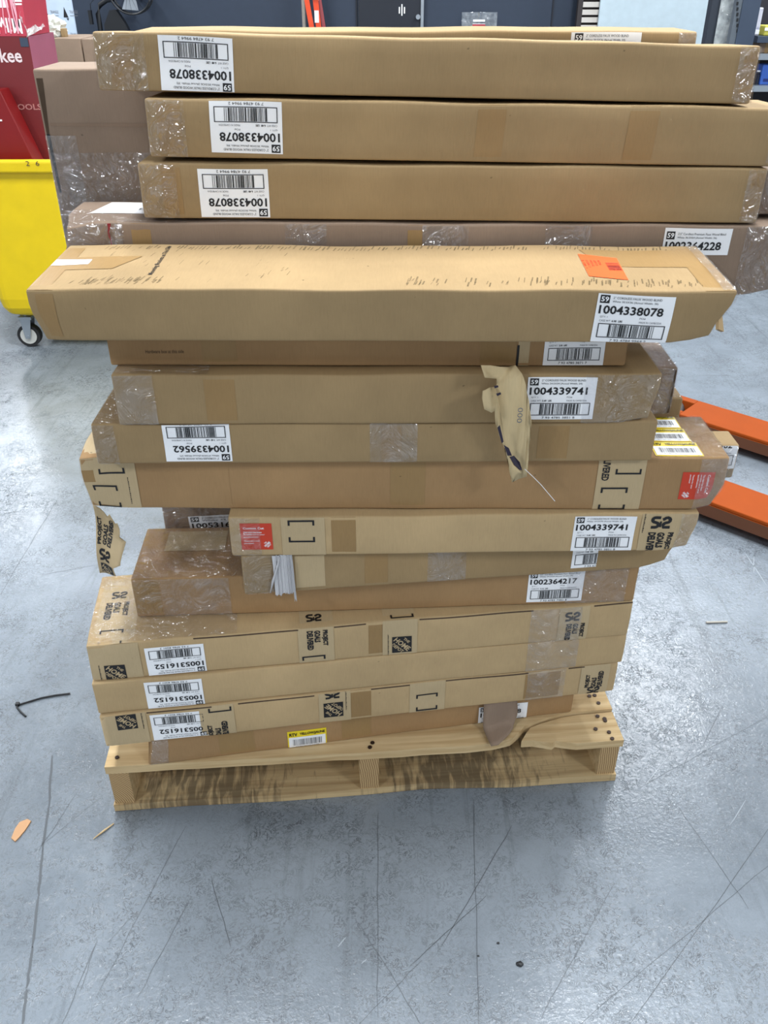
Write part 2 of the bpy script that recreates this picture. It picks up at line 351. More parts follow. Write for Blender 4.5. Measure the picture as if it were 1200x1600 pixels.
def ink_ticks(k, x, y0, y1, w=.002):  # the tiny margin lettering, too small to read
    n = max(2, int((y1 - y0) / .0035))
    for i in range(n):
        yy = y0 + (y1 - y0) * i / n; k.rect(x, yy, x + w * (.6 + .4 * ((i * 7) % 3) / 2), yy + (y1 - y0) / n * .7)
    return k

# ------------------------------------------------------------------ cartons
class Carton:
    def __init__(s, label, FL, L, depth, H, yaw=0, rx=0, ry=0, mat=CARD, name='blind_carton', amp=.0012, r=.004, dents=(), seed=0, group=None, cat='box'):
        s.L, s.D, s.H, s.r, s.amp, s.dents = L, depth, H, r, amp, dents; s.ph = [random.Random(seed * 31 + i).uniform(0, 6.28) for i in range(8)]
        s.root = thing(name, label, cat, FL, (rx, ry, yaw), group)
        s.M = Matrix.Translation(Vector(FL)) @ Euler((rx, ry, yaw)).to_matrix().to_4x4(); s.Mi = s.M.inverted()
        def cuts(n, k):
            e = [0, r * .3, r]; m = [r + (n - 2 * r) * i / k for i in range(1, k)]
            return e + m + [n - r, n - r * .3, n]
        X, Y, Z = cuts(L, 26), cuts(depth, 5), cuts(H, 4); mb = MB(); idx = {}
        def vid(i, j, k):
            q = (i, j, k)
            if q not in idx: idx[q] = len(mb.v); mb.v.append(tuple(s.deform((X[i], Y[j], Z[k]))))
            return idx[q]
        nx, ny, nz = len(X) - 1, len(Y) - 1, len(Z) - 1
        def quad(*q): mb.f.append(tuple(vid(*a) for a in q)); mb.m.append(0)
        for i in range(nx):
            for j in range(ny):
                quad((i, j, 0), (i, j + 1, 0), (i + 1, j + 1, 0), (i + 1, j, 0)); quad((i, j, nz), (i + 1, j, nz), (i + 1, j + 1, nz), (i, j + 1, nz))
            for k in range(nz):
                quad((i, 0, k), (i + 1, 0, k), (i + 1, 0, k + 1), (i, 0, k + 1)); quad((i, ny, k), (i, ny, k + 1), (i + 1, ny, k + 1), (i + 1, ny, k))
        for j in range(ny):
            for k in range(nz):
                quad((0, j, k), (0, j, k + 1), (0, j + 1, k + 1), (0, j + 1, k)); quad((nx, j, k), (nx, j + 1, k), (nx, j + 1, k + 1), (nx, j, k + 1))
        s.body = mb.build('body', mat, s.root, smooth=True)
    def deform(s, p):
        p = Vector(p); r = s.r
        q = Vector((min(max(p.x, r), s.L - r), min(max(p.y, r), s.D - r), min(max(p.z, r), s.H - r))); d = p - q
        if d.length > 1e-9: p = q + d.normalized() * r
        a, h = s.amp, s.ph; u = p.x
        top = p.z / s.H; fr = 1 - p.y / s.D
        p = p + Vector((0, -a * fr * (math.sin(9 * u + h[0]) + .7 * math.sin(23 * u + h[1])) * (.4 + math.sin(top * math.pi)), -abs(a) * top * (.6 + .5 * math.sin(13 * u + h[2]) + .5 * math.sin(31 * u + h[3]))))
        for c, R, v in s.dents:
            w = 1 - (Vector(c) - p).length / R
            if w > 0: w = w * w * (3 - 2 * w); p = p + Vector(v) * w
        return p
    def surf(s, face, u, v, off):
        if face == 'front': return s.deform((u, 0, v)) + Vector((0, -off, 0))
        if face == 'top': return s.deform((u, v, s.H)) + Vector((0, 0, off))
        if face == 'left': return s.deform((0, s.D - u, v)) + Vector((-off, 0, 0))
        if face == 'right': return s.deform((s.L, u, v)) + Vector((off, 0, 0))
    def px(s, face, x, y):
        o = s.Mi @ C0; d = (s.Mi.to_3x3() @ ray(x, y))
        if face == 'front': p = o + d * (-o.y / d.y); return p.x, p.z
        if face == 'top': p = o + d * ((s.H - o.z) / d.z); return p.x, p.y
        if face == 'right': p = o + d * ((s.L - o.x) / d.x); return p.y, p.z
    def size(s, face): return {'front': (s.L, s.H), 'top': (s.L, s.D), 'left': (s.D, s.H), 'right': (s.D, s.H)}[face]
    def patch(s, face, pts, off, mat, name, parent=None, n=16, m=8, crinkle=0, seed=1):
        """a thin sheet over the quad pts (bl, br, tr, tl in u,v) that hugs the carton"""
        mb = MB(); R = random.Random(seed); P = [Vector(p) for p in pts]; fu, fv = s.size(face)
        for j in range(m + 1):
            for i in range(n + 1):
                a, b = i / n, j / m; q = (P[0] * (1 - a) + P[1] * a) * (1 - b) + (P[3] * (1 - a) + P[2] * a) * b
                mb.v.append(tuple(s.surf(face, min(max(q.x, 0), fu), min(max(q.y, 0), fv), off + (R.random() * crinkle if crinkle else 0))))
        for j in range(m):
            for i in range(n): mb.f.append((j * (n + 1) + i, j * (n + 1) + i + 1, (j + 1) * (n + 1) + i + 1, (j + 1) * (n + 1) + i)); mb.m.append(0)
        return mb.build(name, mat, parent or s.root, smooth=True)
    def ink(s, face, k, cx, cy, rot, mats, parent, off=.0011, name='print', clipbox=True):
        c, sn = math.cos(rot), math.sin(rot); mb = MB(); fu, fv = s.size(face)
        t = Ink(); t.polys = [([(cx + x * c - y * sn, cy + x * sn + y * c) for x, y in vs], fs, mi, L) for vs, fs, mi, L in k.polys]
        if clipbox: t.clip(.0005, .0005, fu - .0005, fv - .0005)
        for vs, fs, mi, L in t.polys: mb.mesh([s.surf(face, x, y, off + L * .0003) for x, y in vs], fs, mi)
        return mb.build(name, mats, parent or s.root) if mb.v else None
    def label(s, face, at, k, W=.1016, H=.068, fit=True, rot=0, mat=None, mats=None, name='label', anchor=(0, 0), off=.0008, nudge=0):
        """at = pixel of the label's centre (or of the anchor corner, -1..1 in the label's picture frame)"""
        u, v = s.px(face, *at); cx = u - anchor[0] * W / 2; cy = v - anchor[1] * H / 2
        c, sn = math.cos(rot), math.sin(rot)
        t = rot if abs(rot) < 1 else rot - math.pi * round(rot / math.pi) if abs(abs(rot) - math.pi) < 1 else 0
        ct, st = math.cos(t), math.sin(t); fu, fv = s.size(face)
        y0, y1 = max(-H / 2, -cy + .0004), min(H / 2, fv - cy - .0004)
        q = [(cx + x * ct - y * st, cy + x * st + y * ct) for x, y in ((-W / 2, y0), (W / 2, y0), (W / 2, y1), (-W / 2, y1))]
        o = s.patch(face, q, off, mat or PAPER, name, n=16, m=10)
        if k and fit and name == 'label':
            q_ = Ink(); q_.polys = [([(x * W / .1016, y * H / .0762) for x, y in vs], fs, mi, L) for vs, fs, mi, L in k.polys]; k = q_
        if k: s.ink(face, k, cx, cy, rot, mats or [INK, PAPER, INKGREY], o, off + .0007)
        return o
    def strip(s, face, x0, x1, ypx=None, mat=TAPE, name='tape', off=.0004, lean=0, v0=0, v1=1, xy=None):
        """a band of tape running across the face, between pixel columns x0..x1 at row ypx"""
        u0, u1 = s.px(face, x0, ypx)[0], s.px(face, x1, ypx)[0]; fv = s.size(face)[1]
        return s.patch(face, [(u0, v0 * fv), (u1, v0 * fv), (u1 + lean, v1 * fv), (u0 + lean, v1 * fv)], off, mat, name, n=8, m=8)
    def film(s, face, u0, u1, v0=0, v1=1, mat=FILM, seed=1, crinkle=.0022, off=.0016):
        fv = s.size(face)[1]
        return s.patch(face, [(u0, v0 * fv), (u1, v0 * fv), (u1, v1 * fv), (u0, v1 * fv)], off, mat, 'stretch_film', n=max(6, int((u1 - u0) / .008)), m=9, crinkle=crinkle, seed=seed)
FA = '2" CORDLESS FAUX WOOD BLIND'
L338 = lambda sd: ink_label('1004338078', FA, 'White 30.5X36 (Actual Width: 30)', '6.48', '7 93 4784 9964 2', 5)
L741 = lambda sd: ink_label('1004339741', FA, 'White 24.5X34 (Actual Width: 24)', '5.68', '7 93 4785 3851 8', 6)
def L615(sd):
    k = ink_label('1005316152', FA, 'White 35.5X64 (Actual Width: 35)', '11.82', '7 93 4786 8201 3', 9); return k
PI = math.pi
# ================================================================== the setting
fl = struct(MB().poly([(-9, -5, 0), (9, -5, 0), (9, 11, 0), (-9, 11, 0)]).build('floor', FLOOR))
struct(MB().box(-9, 11, 0, 9, 11.15, 3.95).build('wall_back', WALLM))
struct(MB().box(-9.15, -5, 0, -9, 11.15, 3.95).build('wall_left', plain('wall_grey_paint', (150, 158, 168), .7)))
struct(MB().box(9, -5, 0, 9.15, 11.15, 3.95).build('wall_right', MATS['wall_grey_paint']))
struct(MB().box(-9, -5, 3.85, 9, 11, 3.95).build('ceiling', plain('ceiling_white_deck', (200, 204, 208), .8)))
# worn joint, gouges and dark scratches in the concrete, as thin inlays of the floor
def scratch_mesh(segs):
    mb = MB()
    for pts, w in segs:
        P = [Vector((p[0], p[1], 0)) for p in pts]
        for i in range(len(P) - 1):
            d = (P[i + 1] - P[i]).normalized(); n = Vector((-d.y, d.x, 0))
            wa = w * (.5 if i == 0 else 1); wb = w * (.5 if i == len(P) - 2 else 1)
            mb.poly([P[i] - n * wa + Vector((0, 0, .0004)), P[i + 1] - n * wb + Vector((0, 0, .0004)), P[i + 1] + n * wb + Vector((0, 0, .0004)), P[i] + n * wa + Vector((0, 0, .0004))])
    return mb
def gp(*pp): return [atz(x, y, 0)[:2] for x, y in pp]
R = random.Random(3)
def wob(a, b, n=7, j=.0022):
    o = []
    for i in range(n + 1):
        t = i / n; o.append((a[0] + (b[0] - a[0]) * t + R.uniform(-j, j), a[1] + (b[1] - a[1]) * t + R.uniform(-j, j)))
    return o
dk, fa = [], []
joint = gp((82, 1180), (76, 1260), (66, 1330), (60, 1400), (50, 1480), (42, 1545), (34, 1605)); 
for a, b in zip(joint, joint[1:]): fa.append((wob(a, b, 6, .0012), .0022))
for a, b in (((1205, 1290), (985, 1600)), ((1210, 1345), (900, 1605)), ((290, 1290), (150, 1560)), ((300, 1400), (215, 1560)), ((150, 1475), (95, 1605)), ((152, 1470), (125, 1550)),
             ((590, 1270), (590, 1590)), ((740, 1250), (748, 1600)), ((640, 1510), (760, 1400)), ((660, 1500), (560, 1600)), ((560, 1440), (660, 1605)), ((800, 1290), (690, 1480)), ((960, 1380), (845, 1590)), ((330, 1370), (360, 1480)),
             ((1040, 690), (1110, 815)), ((1090, 820), (1130, 880)), ((1180, 830), (1200, 860)), ((215, 1310), (195, 1345)), ((120, 1240), (60, 1330)), ((0, 930), (90, 780)), ((20, 740), (140, 740)), ((1000, 1230), (1200, 1120)), ((1060, 1260), (1170, 1420))):
    a, b = gp(a, b); (dk if R.random() < .6 else fa).append((wob(a, b, 9, .0014), R.uniform(.0003, .0006)))
for _ in range(90):
    x, y = R.uniform(-2, 2.4), R.uniform(.4, 4.2); a = R.choice((.9, 1.05, 1.2, 1.6, 2.2, .1, .3)) + R.uniform(-.2, .2); l = R.uniform(.02, .3) ** 1.2
    fa.append((wob((x, y), (x + l * math.cos(a), y + l * math.sin(a)), 4, .001), R.uniform(.0003, .0008)))
o = scratch_mesh(dk).build('scratch_marks', plain('floor_scratch_dark', (66, 70, 74), .6), fl); o['kind'] = 'stuff'
o = scratch_mesh(fa).build('worn_lines', plain('floor_scratch_grey', (84, 89, 94), .6), fl); o['kind'] = 'stuff'
lt = [(gp((1045, 1180), (1010, 1225)), .0007), (gp((1165, 1250), (1140, 1290)), .0008), (gp((1165, 865), (1198, 915)), .0012), (gp((1178, 870), (1178, 895)), .001), (gp((1105, 1020), (1115, 1042)), .001), (gp((528, 1480), (540, 1465)), .001), (gp((565, 1506), (573, 1499)), .001)]
o = scratch_mesh([(wob(p[0], p[1], 4, .0006), w) for p, w in lt]).build('pale_scrapes', plain('floor_scrape_pale', (150, 158, 165), .5), fl); o['kind'] = 'stuff'
# ceiling lamps: white channel with a bright diffuser
LH = plain('lamp_housing_white', (225, 228, 230), .4)
LD, ltn, lb = newmat('lamp_diffuser'); lb.inputs['Base Color'].default_value = (.9, .9, .9, 1); lb.inputs['Emission Color'].default_value = (.93, .97, 1, 1); lb.inputs['Emission Strength'].default_value = LAMP_EMIT
for x, y in LAMPS:
    t = thing('ceiling_lamp', 'white linear LED lamp hanging under the warehouse ceiling', 'lamp', (x, y, LAMP_Z), group='ceiling lamps in rows')
    MB().box(-.17, -.62, .012, .17, .62, .07).build('housing', LH, t)
    for sx in (-.5, .5): MB().tube([(0, sx, .07), (0, sx, 3.85 - LAMP_Z)], .006, 6).build('hanger', STEEL, t)
    MB().poly([(-.15, -.6, .008), (-.15, .6, .008), (.15, .6, .008), (.15, -.6, .008)]).build('diffuser', LD, t)

# ================================================================== pallet
fL = atz(180, 1268, 0); fR = atz(960, 1220, 0); pyaw = math.atan2(fR.y - fL.y, fR.x - fL.x); PW = .0 + 1.016
pal = thing('wooden_pallet', 'worn pine pallet with a split front board under the cartons', 'pallet', (fL.x, fL.y, 0), (0, 0, pyaw))
BT = .019; ZT = .127
def ragged(x0, x1, y, n, j, rnd):
    return [(x0 + (x1 - x0) * i / n, y + (rnd.uniform(-j, j) if 0 < i < n else 0)) for i in range(n + 1)]
rp = random.Random(11)
# bottom boards
for i, (y0, w) in enumerate(((0, .14), (.30, .09), (.565, .09), (.83, .09), (1.08, .14))):
    if i == 0:
        front = [(0, 0), (.14, .002), (.33, -.001), (.52, .003), (.62, .008), (.70, .004), (.80, -.002), (.9, .0), (1.016, 0)]
        MB().prism(front + [(1.016, w), (0, w)], .001, BT).build('bottom_board', WOOD_ST, pal)
    else: MB().box(0, y0, .001, PW, y0 + w, BT).build('bottom_board', WOOD, pal)
# stringers with end grain on the front
for x in (.003, .489, .975):
    mb = MB(); mb.box(x, .004, BT, x + .038, 1.214, ZT - BT); mb.m[-4] = 1; o = mb.build('stringer', [WOOD, ENDG], pal)
# deck boards
for i, (y0, w) in enumerate(((0, .14), (.205, .09), (.36, .09), (.515, .09), (.67, .09), (.83, .09), (1.08, .14))):
    if i == 0:
        main = ragged(0, .70, 0, 16, .0014, rp) + [(.755, .004), (.79, .012), (.812, .030), (.826, .046), (.84, .050), (.86, .058), (.905, .070), (.94, .075), (1.016, .078), (1.016, w), (0, w)]
        MB().prism(main, ZT - BT, ZT).build('deck_board', WOOD, pal)
        shard = [(.812, .010), (.835, .010), (.872, -.001), (.880, .005), (.893, .001), (.92, -.005), (1.016, -.003), (1.016, .074), (.94, .071), (.905, .066), (.86, .053), (.838, .044), (.826, .030)]
        o = MB().prism(shard, ZT - BT - .004, ZT - .005).build('split_board_piece', WOOD, pal)
    else: MB().box(0, y0, ZT - BT, PW, y0 + w, ZT).build('deck_board', WOOD, pal)
nm = MB()
for k in range(9):
    a = k * 2 * PI / 8; 
nm.prism([(.0042 * math.cos(a * PI / 4), .0042 * math.sin(a * PI / 4)) for a in range(8)], 0, .002)
nail0 = None
nails = [atz(x, y, ZT) for x, y in ((921, 1088), (929, 1087), (935, 1099), (934, 1117), (945, 1121), (946, 1124), (931, 1137), (952, 1142), (957, 1152), (183, 1184), (582, 1161), (578, 1168))]
Mi = Matrix.Rotation(-pyaw, 4, 'Z')
for p in nails:
    q = Mi @ Vector((p.x - fL.x, p.y - fL.y, 0)); z = ZT - .0045 if (q.y < .07 and q.x > .81) else ZT
    if nail0 is None: nail0 = nm.build('nail', NAIL, pal); n = nail0
    else: n = nail0.copy(); COL.objects.link(n)
    n.parent = pal; n.location = (q.x, q.y, z)

# ================================================================== front stack, bottom to top
def cart(label, fl, fr, z, H, depth, **k):
    yaw = math.atan2(fr[1] - fl[1], fr[0] - fl[0]); L = math.hypot(fr[0] - fl[0], fr[1] - fl[1])
    return Carton(label, (fl[0], fl[1], z), L, depth, H, yaw=yaw, **k)
# --- B1 resting on the pallet
b = cart('brown carton with yellow RTV sticker, lowest of the stack, lying on the pallet', (-.452, 1.150), (.385, 1.292), ZT + .0005, .072, .2, mat=CARD_RED, seed=1, dents=[((0, 0, .07), .08, (.01, .008, -.01))])
def rtv(b, face, at, rot=0, W=.076, H=.050, anchor=(0, 0)):
    k = Ink(); k.rect(-W * .47, -H * .45, W * .47, H * .18, 1); k.text('RTV', -W * .45, H * .24, H * .17, W * .20, bold=.03); k.text('YELLOW/JAUNE', -W * .19, H * .24, H * .17, W * .65, bold=.03)
    k.polys[0] = k.polys[0]; k.bars(-W * .37, -H * .28, W * .37, H * .06, 3, 2, 34); k.text('RTVBLS 001 001 714 020', -W * .3, -H * .40, H * .07, W * .6, mi=2)
    for i in range(len(k.polys)):
        vs, fs, mi, Lz = k.polys[i]; k.polys[i] = (vs, fs, mi, 0 if mi == 1 else 1)
    return b.label(face, at, k, W, H, rot, mat=YELLOW, name='sticker', anchor=anchor)
rtv(b, 'front', (480, 1153), rot=-.0)
b.strip('front', 345, 400, 1180, TAPE, lean=0); b.strip('front', 535, 580, 1160)
b.strip('front', 232, 262, 1180, FILM_MILK, 'stretch_film', .0014)
b.label('front', (785, 1120), ink_label('1005316108', FA, 'White 35.5X48', '9.10', '7 93 4786 8108 5', 12), rot=0)
# torn cardboard flap folded down over its label
p0 = [b.px('front', x, y) for x, y in ((752, 1122), (804, 1110))]
mb = MB(); nu, nv = 8, 10
for j in range(nv + 1):
    for i in range(nu + 1):
        a, c = i / nu, j / nv; u = p0[0][0] + (p0[1][0] - p0[0][0]) * a; sl = c * (.118 - .022 * abs(a - .25) - .03 * a * a); v = max(.071 - sl, .0045 + .012 * max(0, 1 - abs(sl - .066) / .03) ** 2 * .3)
        u += (a - .3) * -.022 * max(0, c - .55) * 2 + .008 * c * (a - .4)
        mb.v.append((u, -.004 - .012 * min(sl / .066, 1) - max(0, sl - .066) - .003 * (1 + math.sin(a * 4 + c * 3)), v + .002 * math.sin(a * 5)))
for j in range(nv):
    for i in range(nu): mb.f.append((j * (nu + 1) + i, (j + 1) * (nu + 1) + i, (j + 1) * (nu + 1) + i + 1, j * (nu + 1) + i + 1)); mb.m.append(0)
o = mb.build('torn_flap', CARD_MAUVE, b.root, smooth=True); so = o.modifiers.new('thick', 'SOLIDIFY'); so.thickness = .002; so.offset = 0
B1 = b
HDM = [INK, TAPE_PALE, INKGREY]
def tstrip(b, face, x0, x1, y, items, v0=0, v1=1, lean=0, off=.0010):
    """pale printed tape with its print as sub-part; items = function(k) drawing in metres about the pixel"""
    o = b.strip(face, x0, x1, y, TAPE_PALE, 'printed_tape', off, lean, v0, v1)
    for at, k, rot in items:
        u, v = b.px(face, *at); b.ink(face, k, u, v, rot, HDM, o, off + .0006)
    return o
def K(f, *a, **k): q = Ink(); f(q, *a, **k); return q
# --- B2
b = cart('carton whose label 1005316152 is cut by printed tape, resting on the lowest carton', (-.515, 1.129), (.458, 1.277), .2005, .0770, .205, mat=CARD_PALE, seed=2)
b.label('front', (281, 1133), L615(3), H=.064, rot=PI, off=.0003)
tstrip(b, 'front', 146, 230, 1130, [((198, 1128), ink_hd(.036), PI), ((222, 1126), K(ink_ticks, 0, -.02, .02), 0)])
tstrip(b, 'front', 314, 368, 1130, [((342, 1097), ink_qrframe(.042), 0), ((346, 1151), K(ink_pgd, 0, 0, .85, True), 0)])
tstrip(b, 'front', 498, 548, 1100, [((519, 1084), K(ink_emblem, 0, 0, .95), 0), ((521, 1108), ink_hd(.037), PI), ((540, 1095), K(ink_ticks, 0, -.022, .03, .0018), 0)])
tstrip(b, 'front', 640, 695, 1095, [((667, 1097), ink_qrframe(.042), 0)])
tstrip(b, 'front', 906, 950, 1060, [((927, 1072), K(ink_pgd, .002, 0, .8, True), 0), ((926, 1077), K(ink_emblem, 0, 0, .85), 0)])
for x0, x1, y in ((548, 580, 1100), (818, 872, 1080)): b.strip('front', x0, x1, y)
b.strip('front', 822, 880, 1075, FILM_MILK, 'stretch_film', .0016)
def seam(b, xs, y, h=.003):   # the dark raw corrugated edge of the flap along the top front edge
    for x0, x1 in xs:
        u0 = b.px('front', x0, y)[0]; u1 = b.px('front', x1, y)[0]
        b.patch('front', [(u0, b.H - h - .0012), (u1, b.H - h - .0012), (u1, b.H - .0012), (u0, b.H - .0012)], .0006, CARD_EDGE, 'raw_flap_edge', n=12, m=1)
seam(b, ((226, 330), (372, 492), (580, 640), (695, 820), (880, 904)), 1100)
B2 = b
# --- B3
b = cart('plain carton with label 1005316152, sandwiched between two tape-printed cartons', (-.517, 1.134), (.463, 1.274), .2785, .0735, .205, mat=CARD_PALE, seed=3)
b.label('front', (273, 1083), L615(3), H=.064, rot=PI)
b.strip('front', 822, 900, 1030, FILM_MILK, 'stretch_film', .0016)
# --- B4
b = cart('carton with wrinkled label 1005316152 and printed tape over its top edge', (-.516, 1.141), (.461, 1.267), .3530, .0815, .205, mat=CARD_PALE, seed=4, dents=[((0, 0, .08), .07, (.0, .006, -.006))])
b.label('front', (275, 1030), L615(3), H=.064, rot=PI)
o = b.patch('top', [(.010, 0), (.082, 0), (.082, .205), (.010, .205)], .0005, TAPE_PALE, 'printed_tape')
for at, k, rot in (((178, 948), K(ink_pgd, .002, .012, .95), 0), ((172, 996), ink_qrframe(.042), 0), ((185, 930), K(ink_emblem, .002, -.0, .95), 0)):
    u, v = b.px('top', *at); b.ink('top', k, u, v, rot, HDM, o, .0009)
tstrip(b, 'front', 140, 222, 1040, [((181, 1050), ink_hd(.036), 0), ((156, 1052), K(ink_ticks, 0, -.02, .02), 0)])
tstrip(b, 'front', 466, 522, 1005, [((491, 984), K(ink_pgd, .001, 0, .85), 0), ((491, 1037), ink_qrframe(.042), 0)])
u0 = b.px('top', 468, 975)[0]; o = b.patch('top', [(u0, 0), (u0 + .06, 0), (u0 + .06, .2), (u0, .2)], .0005, TAPE_PALE, 'printed_tape'); u, v = b.px('top', 490, 966); b.ink('top', K(ink_emblem, 0, 0, .95), u, v + .002, 0, HDM, o, .0009)
tstrip(b, 'front', 598, 652, 1000, [((628, 1007), ink_hd(.036), 0), ((606, 1008), K(ink_ticks, 0, -.024, .024, .0018), 0)])
u0 = b.px('top', 598, 962)[0]; o = b.patch('top', [(u0, 0), (u0 + .058, 0), (u0 + .058, .2), (u0, .2)], .0005, TAPE_PALE, 'printed_tape'); u, v = b.px('top', 626, 955); b.ink('top', ink_qrframe(.042), u, v, 0, HDM, o, .0009)
tstrip(b, 'front', 872, 918, 975, [((894, 961), K(ink_emblem, 0, 0, .95), 0), ((895, 972), K(ink_pgd, .001, 0, .8), 0)])
b.strip('front', 576, 598, 1000); b.strip('front', 828, 906, 975, FILM_MILK, 'stretch_film', .0018)
seam(b, ((300, 466), (522, 572), (655, 830), (922, 985)), 985)
b.film('top', .0, .26, 0, 1, FILM, 5)
# --- B5
b = cart('reddish brown carton labelled 1002364217, its top left half bare under film', (-.443, 1.2175), (.46, 1.264), .4355, .0835, .165, mat=CARD_RED, seed=5)
b.label('front', (868, 916), ink_label('1002364217', '2.5" Cordless Premium Faux Wood Blind', 'White 29.5X64 (Actual Width: 29)', '9.16', '7 93 4783 7483 8', 14), off=.0008)
b.strip('front', 207, 250, 930); b.film('front', .05, .17, 0, 1, FILM_MILK, 7, .001); b.film('front', 0, .05, 0, 1, FILM, 8)
b.film('top', .0, .36, 0, 1, FILM, 9); u0 = b.px('top', 250, 840)
b.patch('top', [(.045, .085), (.155, .085), (.155, .15), (.045, .15)], .0006, TAPE_PALE, 'tape')
b.film('front', .775, .885, 0, 1, FILM_MILK, 10, .001); b.film('right', 0, .16, 0, 1, FILM, 4)
# --- B6
b = cart('carton with ragged white film strands on its left end and half a barcode label', (-.237, 1.174), (.513, 1.258), .5195, .080, .14, mat=CARD, seed=6, dents=[((.755, 0, .0), .06, (-.012, .004, .010))])
k = ink_label('1004339562', FA, 'White 27.5X34', '7.48', '7 93 4783 7520 0', 15); k.clip(-.0508, -.0381, -.004, .0381)
b.label('front', (911, 872), k, W=.048, H=.07, rot=0) if 0 else None
u, v = b.px('front', 912, 872); o = b.patch('front', [(u - .022, v - .019), (u + .024, v - .019), (u + .024, .0795), (u - .022, .0795)], .0008, PAPER, 'label')
b.ink('front', k, u + .028, v + .018, 0, [INK, PAPER, INKGREY], o, .0012)
b.strip('front', 462, 508, 900, TAPE_PALE); b.strip('front', 570, 606, 895); b.strip('front', 668, 728, 890, FILM_MILK, 'stretch_film', .0012)
b.film('front', 0, .055, 0, 1, FILM, 11); b.film('left', 0, .14, 0, 1, FILM_MILK, 12)
u0 = b.px('front', 428, 900)[0]; u1 = b.px('front', 460, 900)[0]; mb = MB(); rs = random.Random(5); n, m = 30, 8
col = [rs.uniform(0, .003) for _ in range(n + 1)]; ln = [.080 + rs.uniform(-.002, .004) + (.012 if i > n - 4 else 0) for i in range(n + 1)]
for j in range(m + 1):
    for i in range(n + 1): mb.v.append((u0 + (u1 - u0) * i / n + .003 * (j / m - .5) * (1 if i > n - 5 else .2) + rs.uniform(-.0002, .0002), -.0022 - col[i] - (.004 * j / m if i > n - 4 else 0), .0795 - ln[i] * j / m))
for j in range(m):
    for i in range(n): mb.f.append((j * (n + 1) + i, (j + 1) * (n + 1) + i, (j + 1) * (n + 1) + i + 1, j * (n + 1) + i + 1)); mb.m.append(0)
mb.build('film_strands', STRAND, b.root)
mb = MB(); mb.tube([(u0 + .012, -.006, .078), (u0 + .006, -.007, .055), (u0 - .002, -.006, .03), (u0 - .008, -.004, .004)], [.0008, .0016, .0022, .001], 6); mb.build('film_twist', STRAND, b.root, smooth=True)
# --- B7
def customcut(b, face, at, rot=0):
    k = Ink(); k.text('Custom Cut', -.021, .0145, .0042, .034, mi=1, bold=.02)
    for i, t in enumerate(('This item has been', 'carefully cut to your', 'specifications.')): k.text(t, -.021, .0072 - i * .0046, .0030, len(t) * .00165, mi=1, bold=.015)
    for i, t in enumerate(('Thanks for your', 'purchase!')): k.text(t, -.021, -.0098 - i * .0046, .0030, len(t) * .00175, mi=1, bold=.015)
    h = ink_hd_plain(.0135); k.polys += [([(x + .0165, y - .0145) for x, y in vs], fs, mi, Lz) for vs, fs, mi, Lz in h.polys]
    S_ = .051; o = b.label(face, at, None, S_, S_, 0, mat=ORANGE, name='sticker'); u, v = b.px(face, *at); b.ink(face, k, u, v, rot, [INK, PAPER, INKGREY], o, .0012); return o
b = cart('carton with red Custom Cut sticker near its left end and label 1004339741 near its right', (-.251, 1.173), (.513, 1.19), .600, .0755, .14, mat=CARD_PALE, seed=7, dents=[((.764, 0, 0), .06, (-.008, .004, .006))])
customcut(b, 'front', (401, 838)); b.label('front', (943, 834), L741(2), anchor=(0, 0), rot=-.01)
tstrip(b, 'front', 440, 508, 835, [((471, 829), ink_qrframe(.043), 0)])
tstrip(b, 'front', 1000, 1064, 830, [((1032, 815), K(ink_emblem, .001, 0, 1.12), 0), ((1032, 831), K(ink_pgd, -.003, 0, .96), 0), ((1006, 816), K(ink_ticks, 0, -.02, .02), 0)])
b.strip('front', 518, 556, 835); b.film('front', 0, .05, 0, 1, FILM, 13); b.film('left', 0, .14, 0, 1, FILM_MILK, 14); b.film('front', .735, .764, 0, 1, FILM, 15)
# --- B8
b = cart('long reddish carton with red sideways Custom Cut sticker and yellow RTV stickers on top', (-.486, 1.2), (.543, 1.195), .6765, .0975, .149, mat=CARD_RED, seed=8, dents=[((0, 0, .0), .08, (.009, .003, .002)), ((0, 0, .09), .06, (.003, .003, -.006)), ((1.029, 0, 0), .05, (-.012, .004, .006))])
tstrip(b, 'front', 127, 216, 760, [((165, 776), ink_qrframe(.043), 0), ((171, 721), ink_qrframe(.043), 0), ((203, 770), K(ink_ticks, 0, -.02, .03, .0015), 0)])
tstrip(b, 'front', 930, 1004, 760, [((957, 778), ink_qrframe(.043), 0), ((984, 722), ink_qrframe(.041), 0), ((943, 720), (lambda k: k.text('DELIVERED', 0, .016, .0115, .050, rot=-PI / 2, bold=.035))(Ink()), 0)])
customcut(b, 'front', (1088, 758), rot=-PI / 2)
for i, at in enumerate(((1106, 720), (1083, 693), (1064, 667))):
    u, v = b.px('top', *at); v = (.004, .053, .102)[i]; k = None
    o0 = C0; rr0 = b.M @ Vector((u - .038, v + .0235, b.H)); vv = rr0 - C0; zc = vv.dot(Vector((0, math.cos(TH), -math.sin(TH))))
    rtv(b, 'top', (600 + FPX * vv.x / zc, 800 - FPX * vv.dot(Vector((0, math.sin(TH), math.cos(TH)))) / zc), rot=PI, H=.047)
b.patch('top', [(0, 0), (.085, 0), (.085, .149), (0, .149)], .0005, TAPE_PALE, 'printed_tape'); b.patch('front', [(0, .05), (.022, .05), (.022, .075), (0, .075)], .0011, TAPE, 'tape')
for x0, x1 in ((610, 664), (300, 360)): b.strip('front', x0, x1, 760, CARD_RED if x0 == 300 else TAPE)
b.film('front', .985, 1.028, 0, 1, FILM_MILK, 16); b.film('top', .98, 1.029, 0, 1, FILM, 17); b.film('right', 0, .149, 0, 1, FILM, 18); b.film('left', 0, .149, 0, 1, FILM, 19)
B8 = b
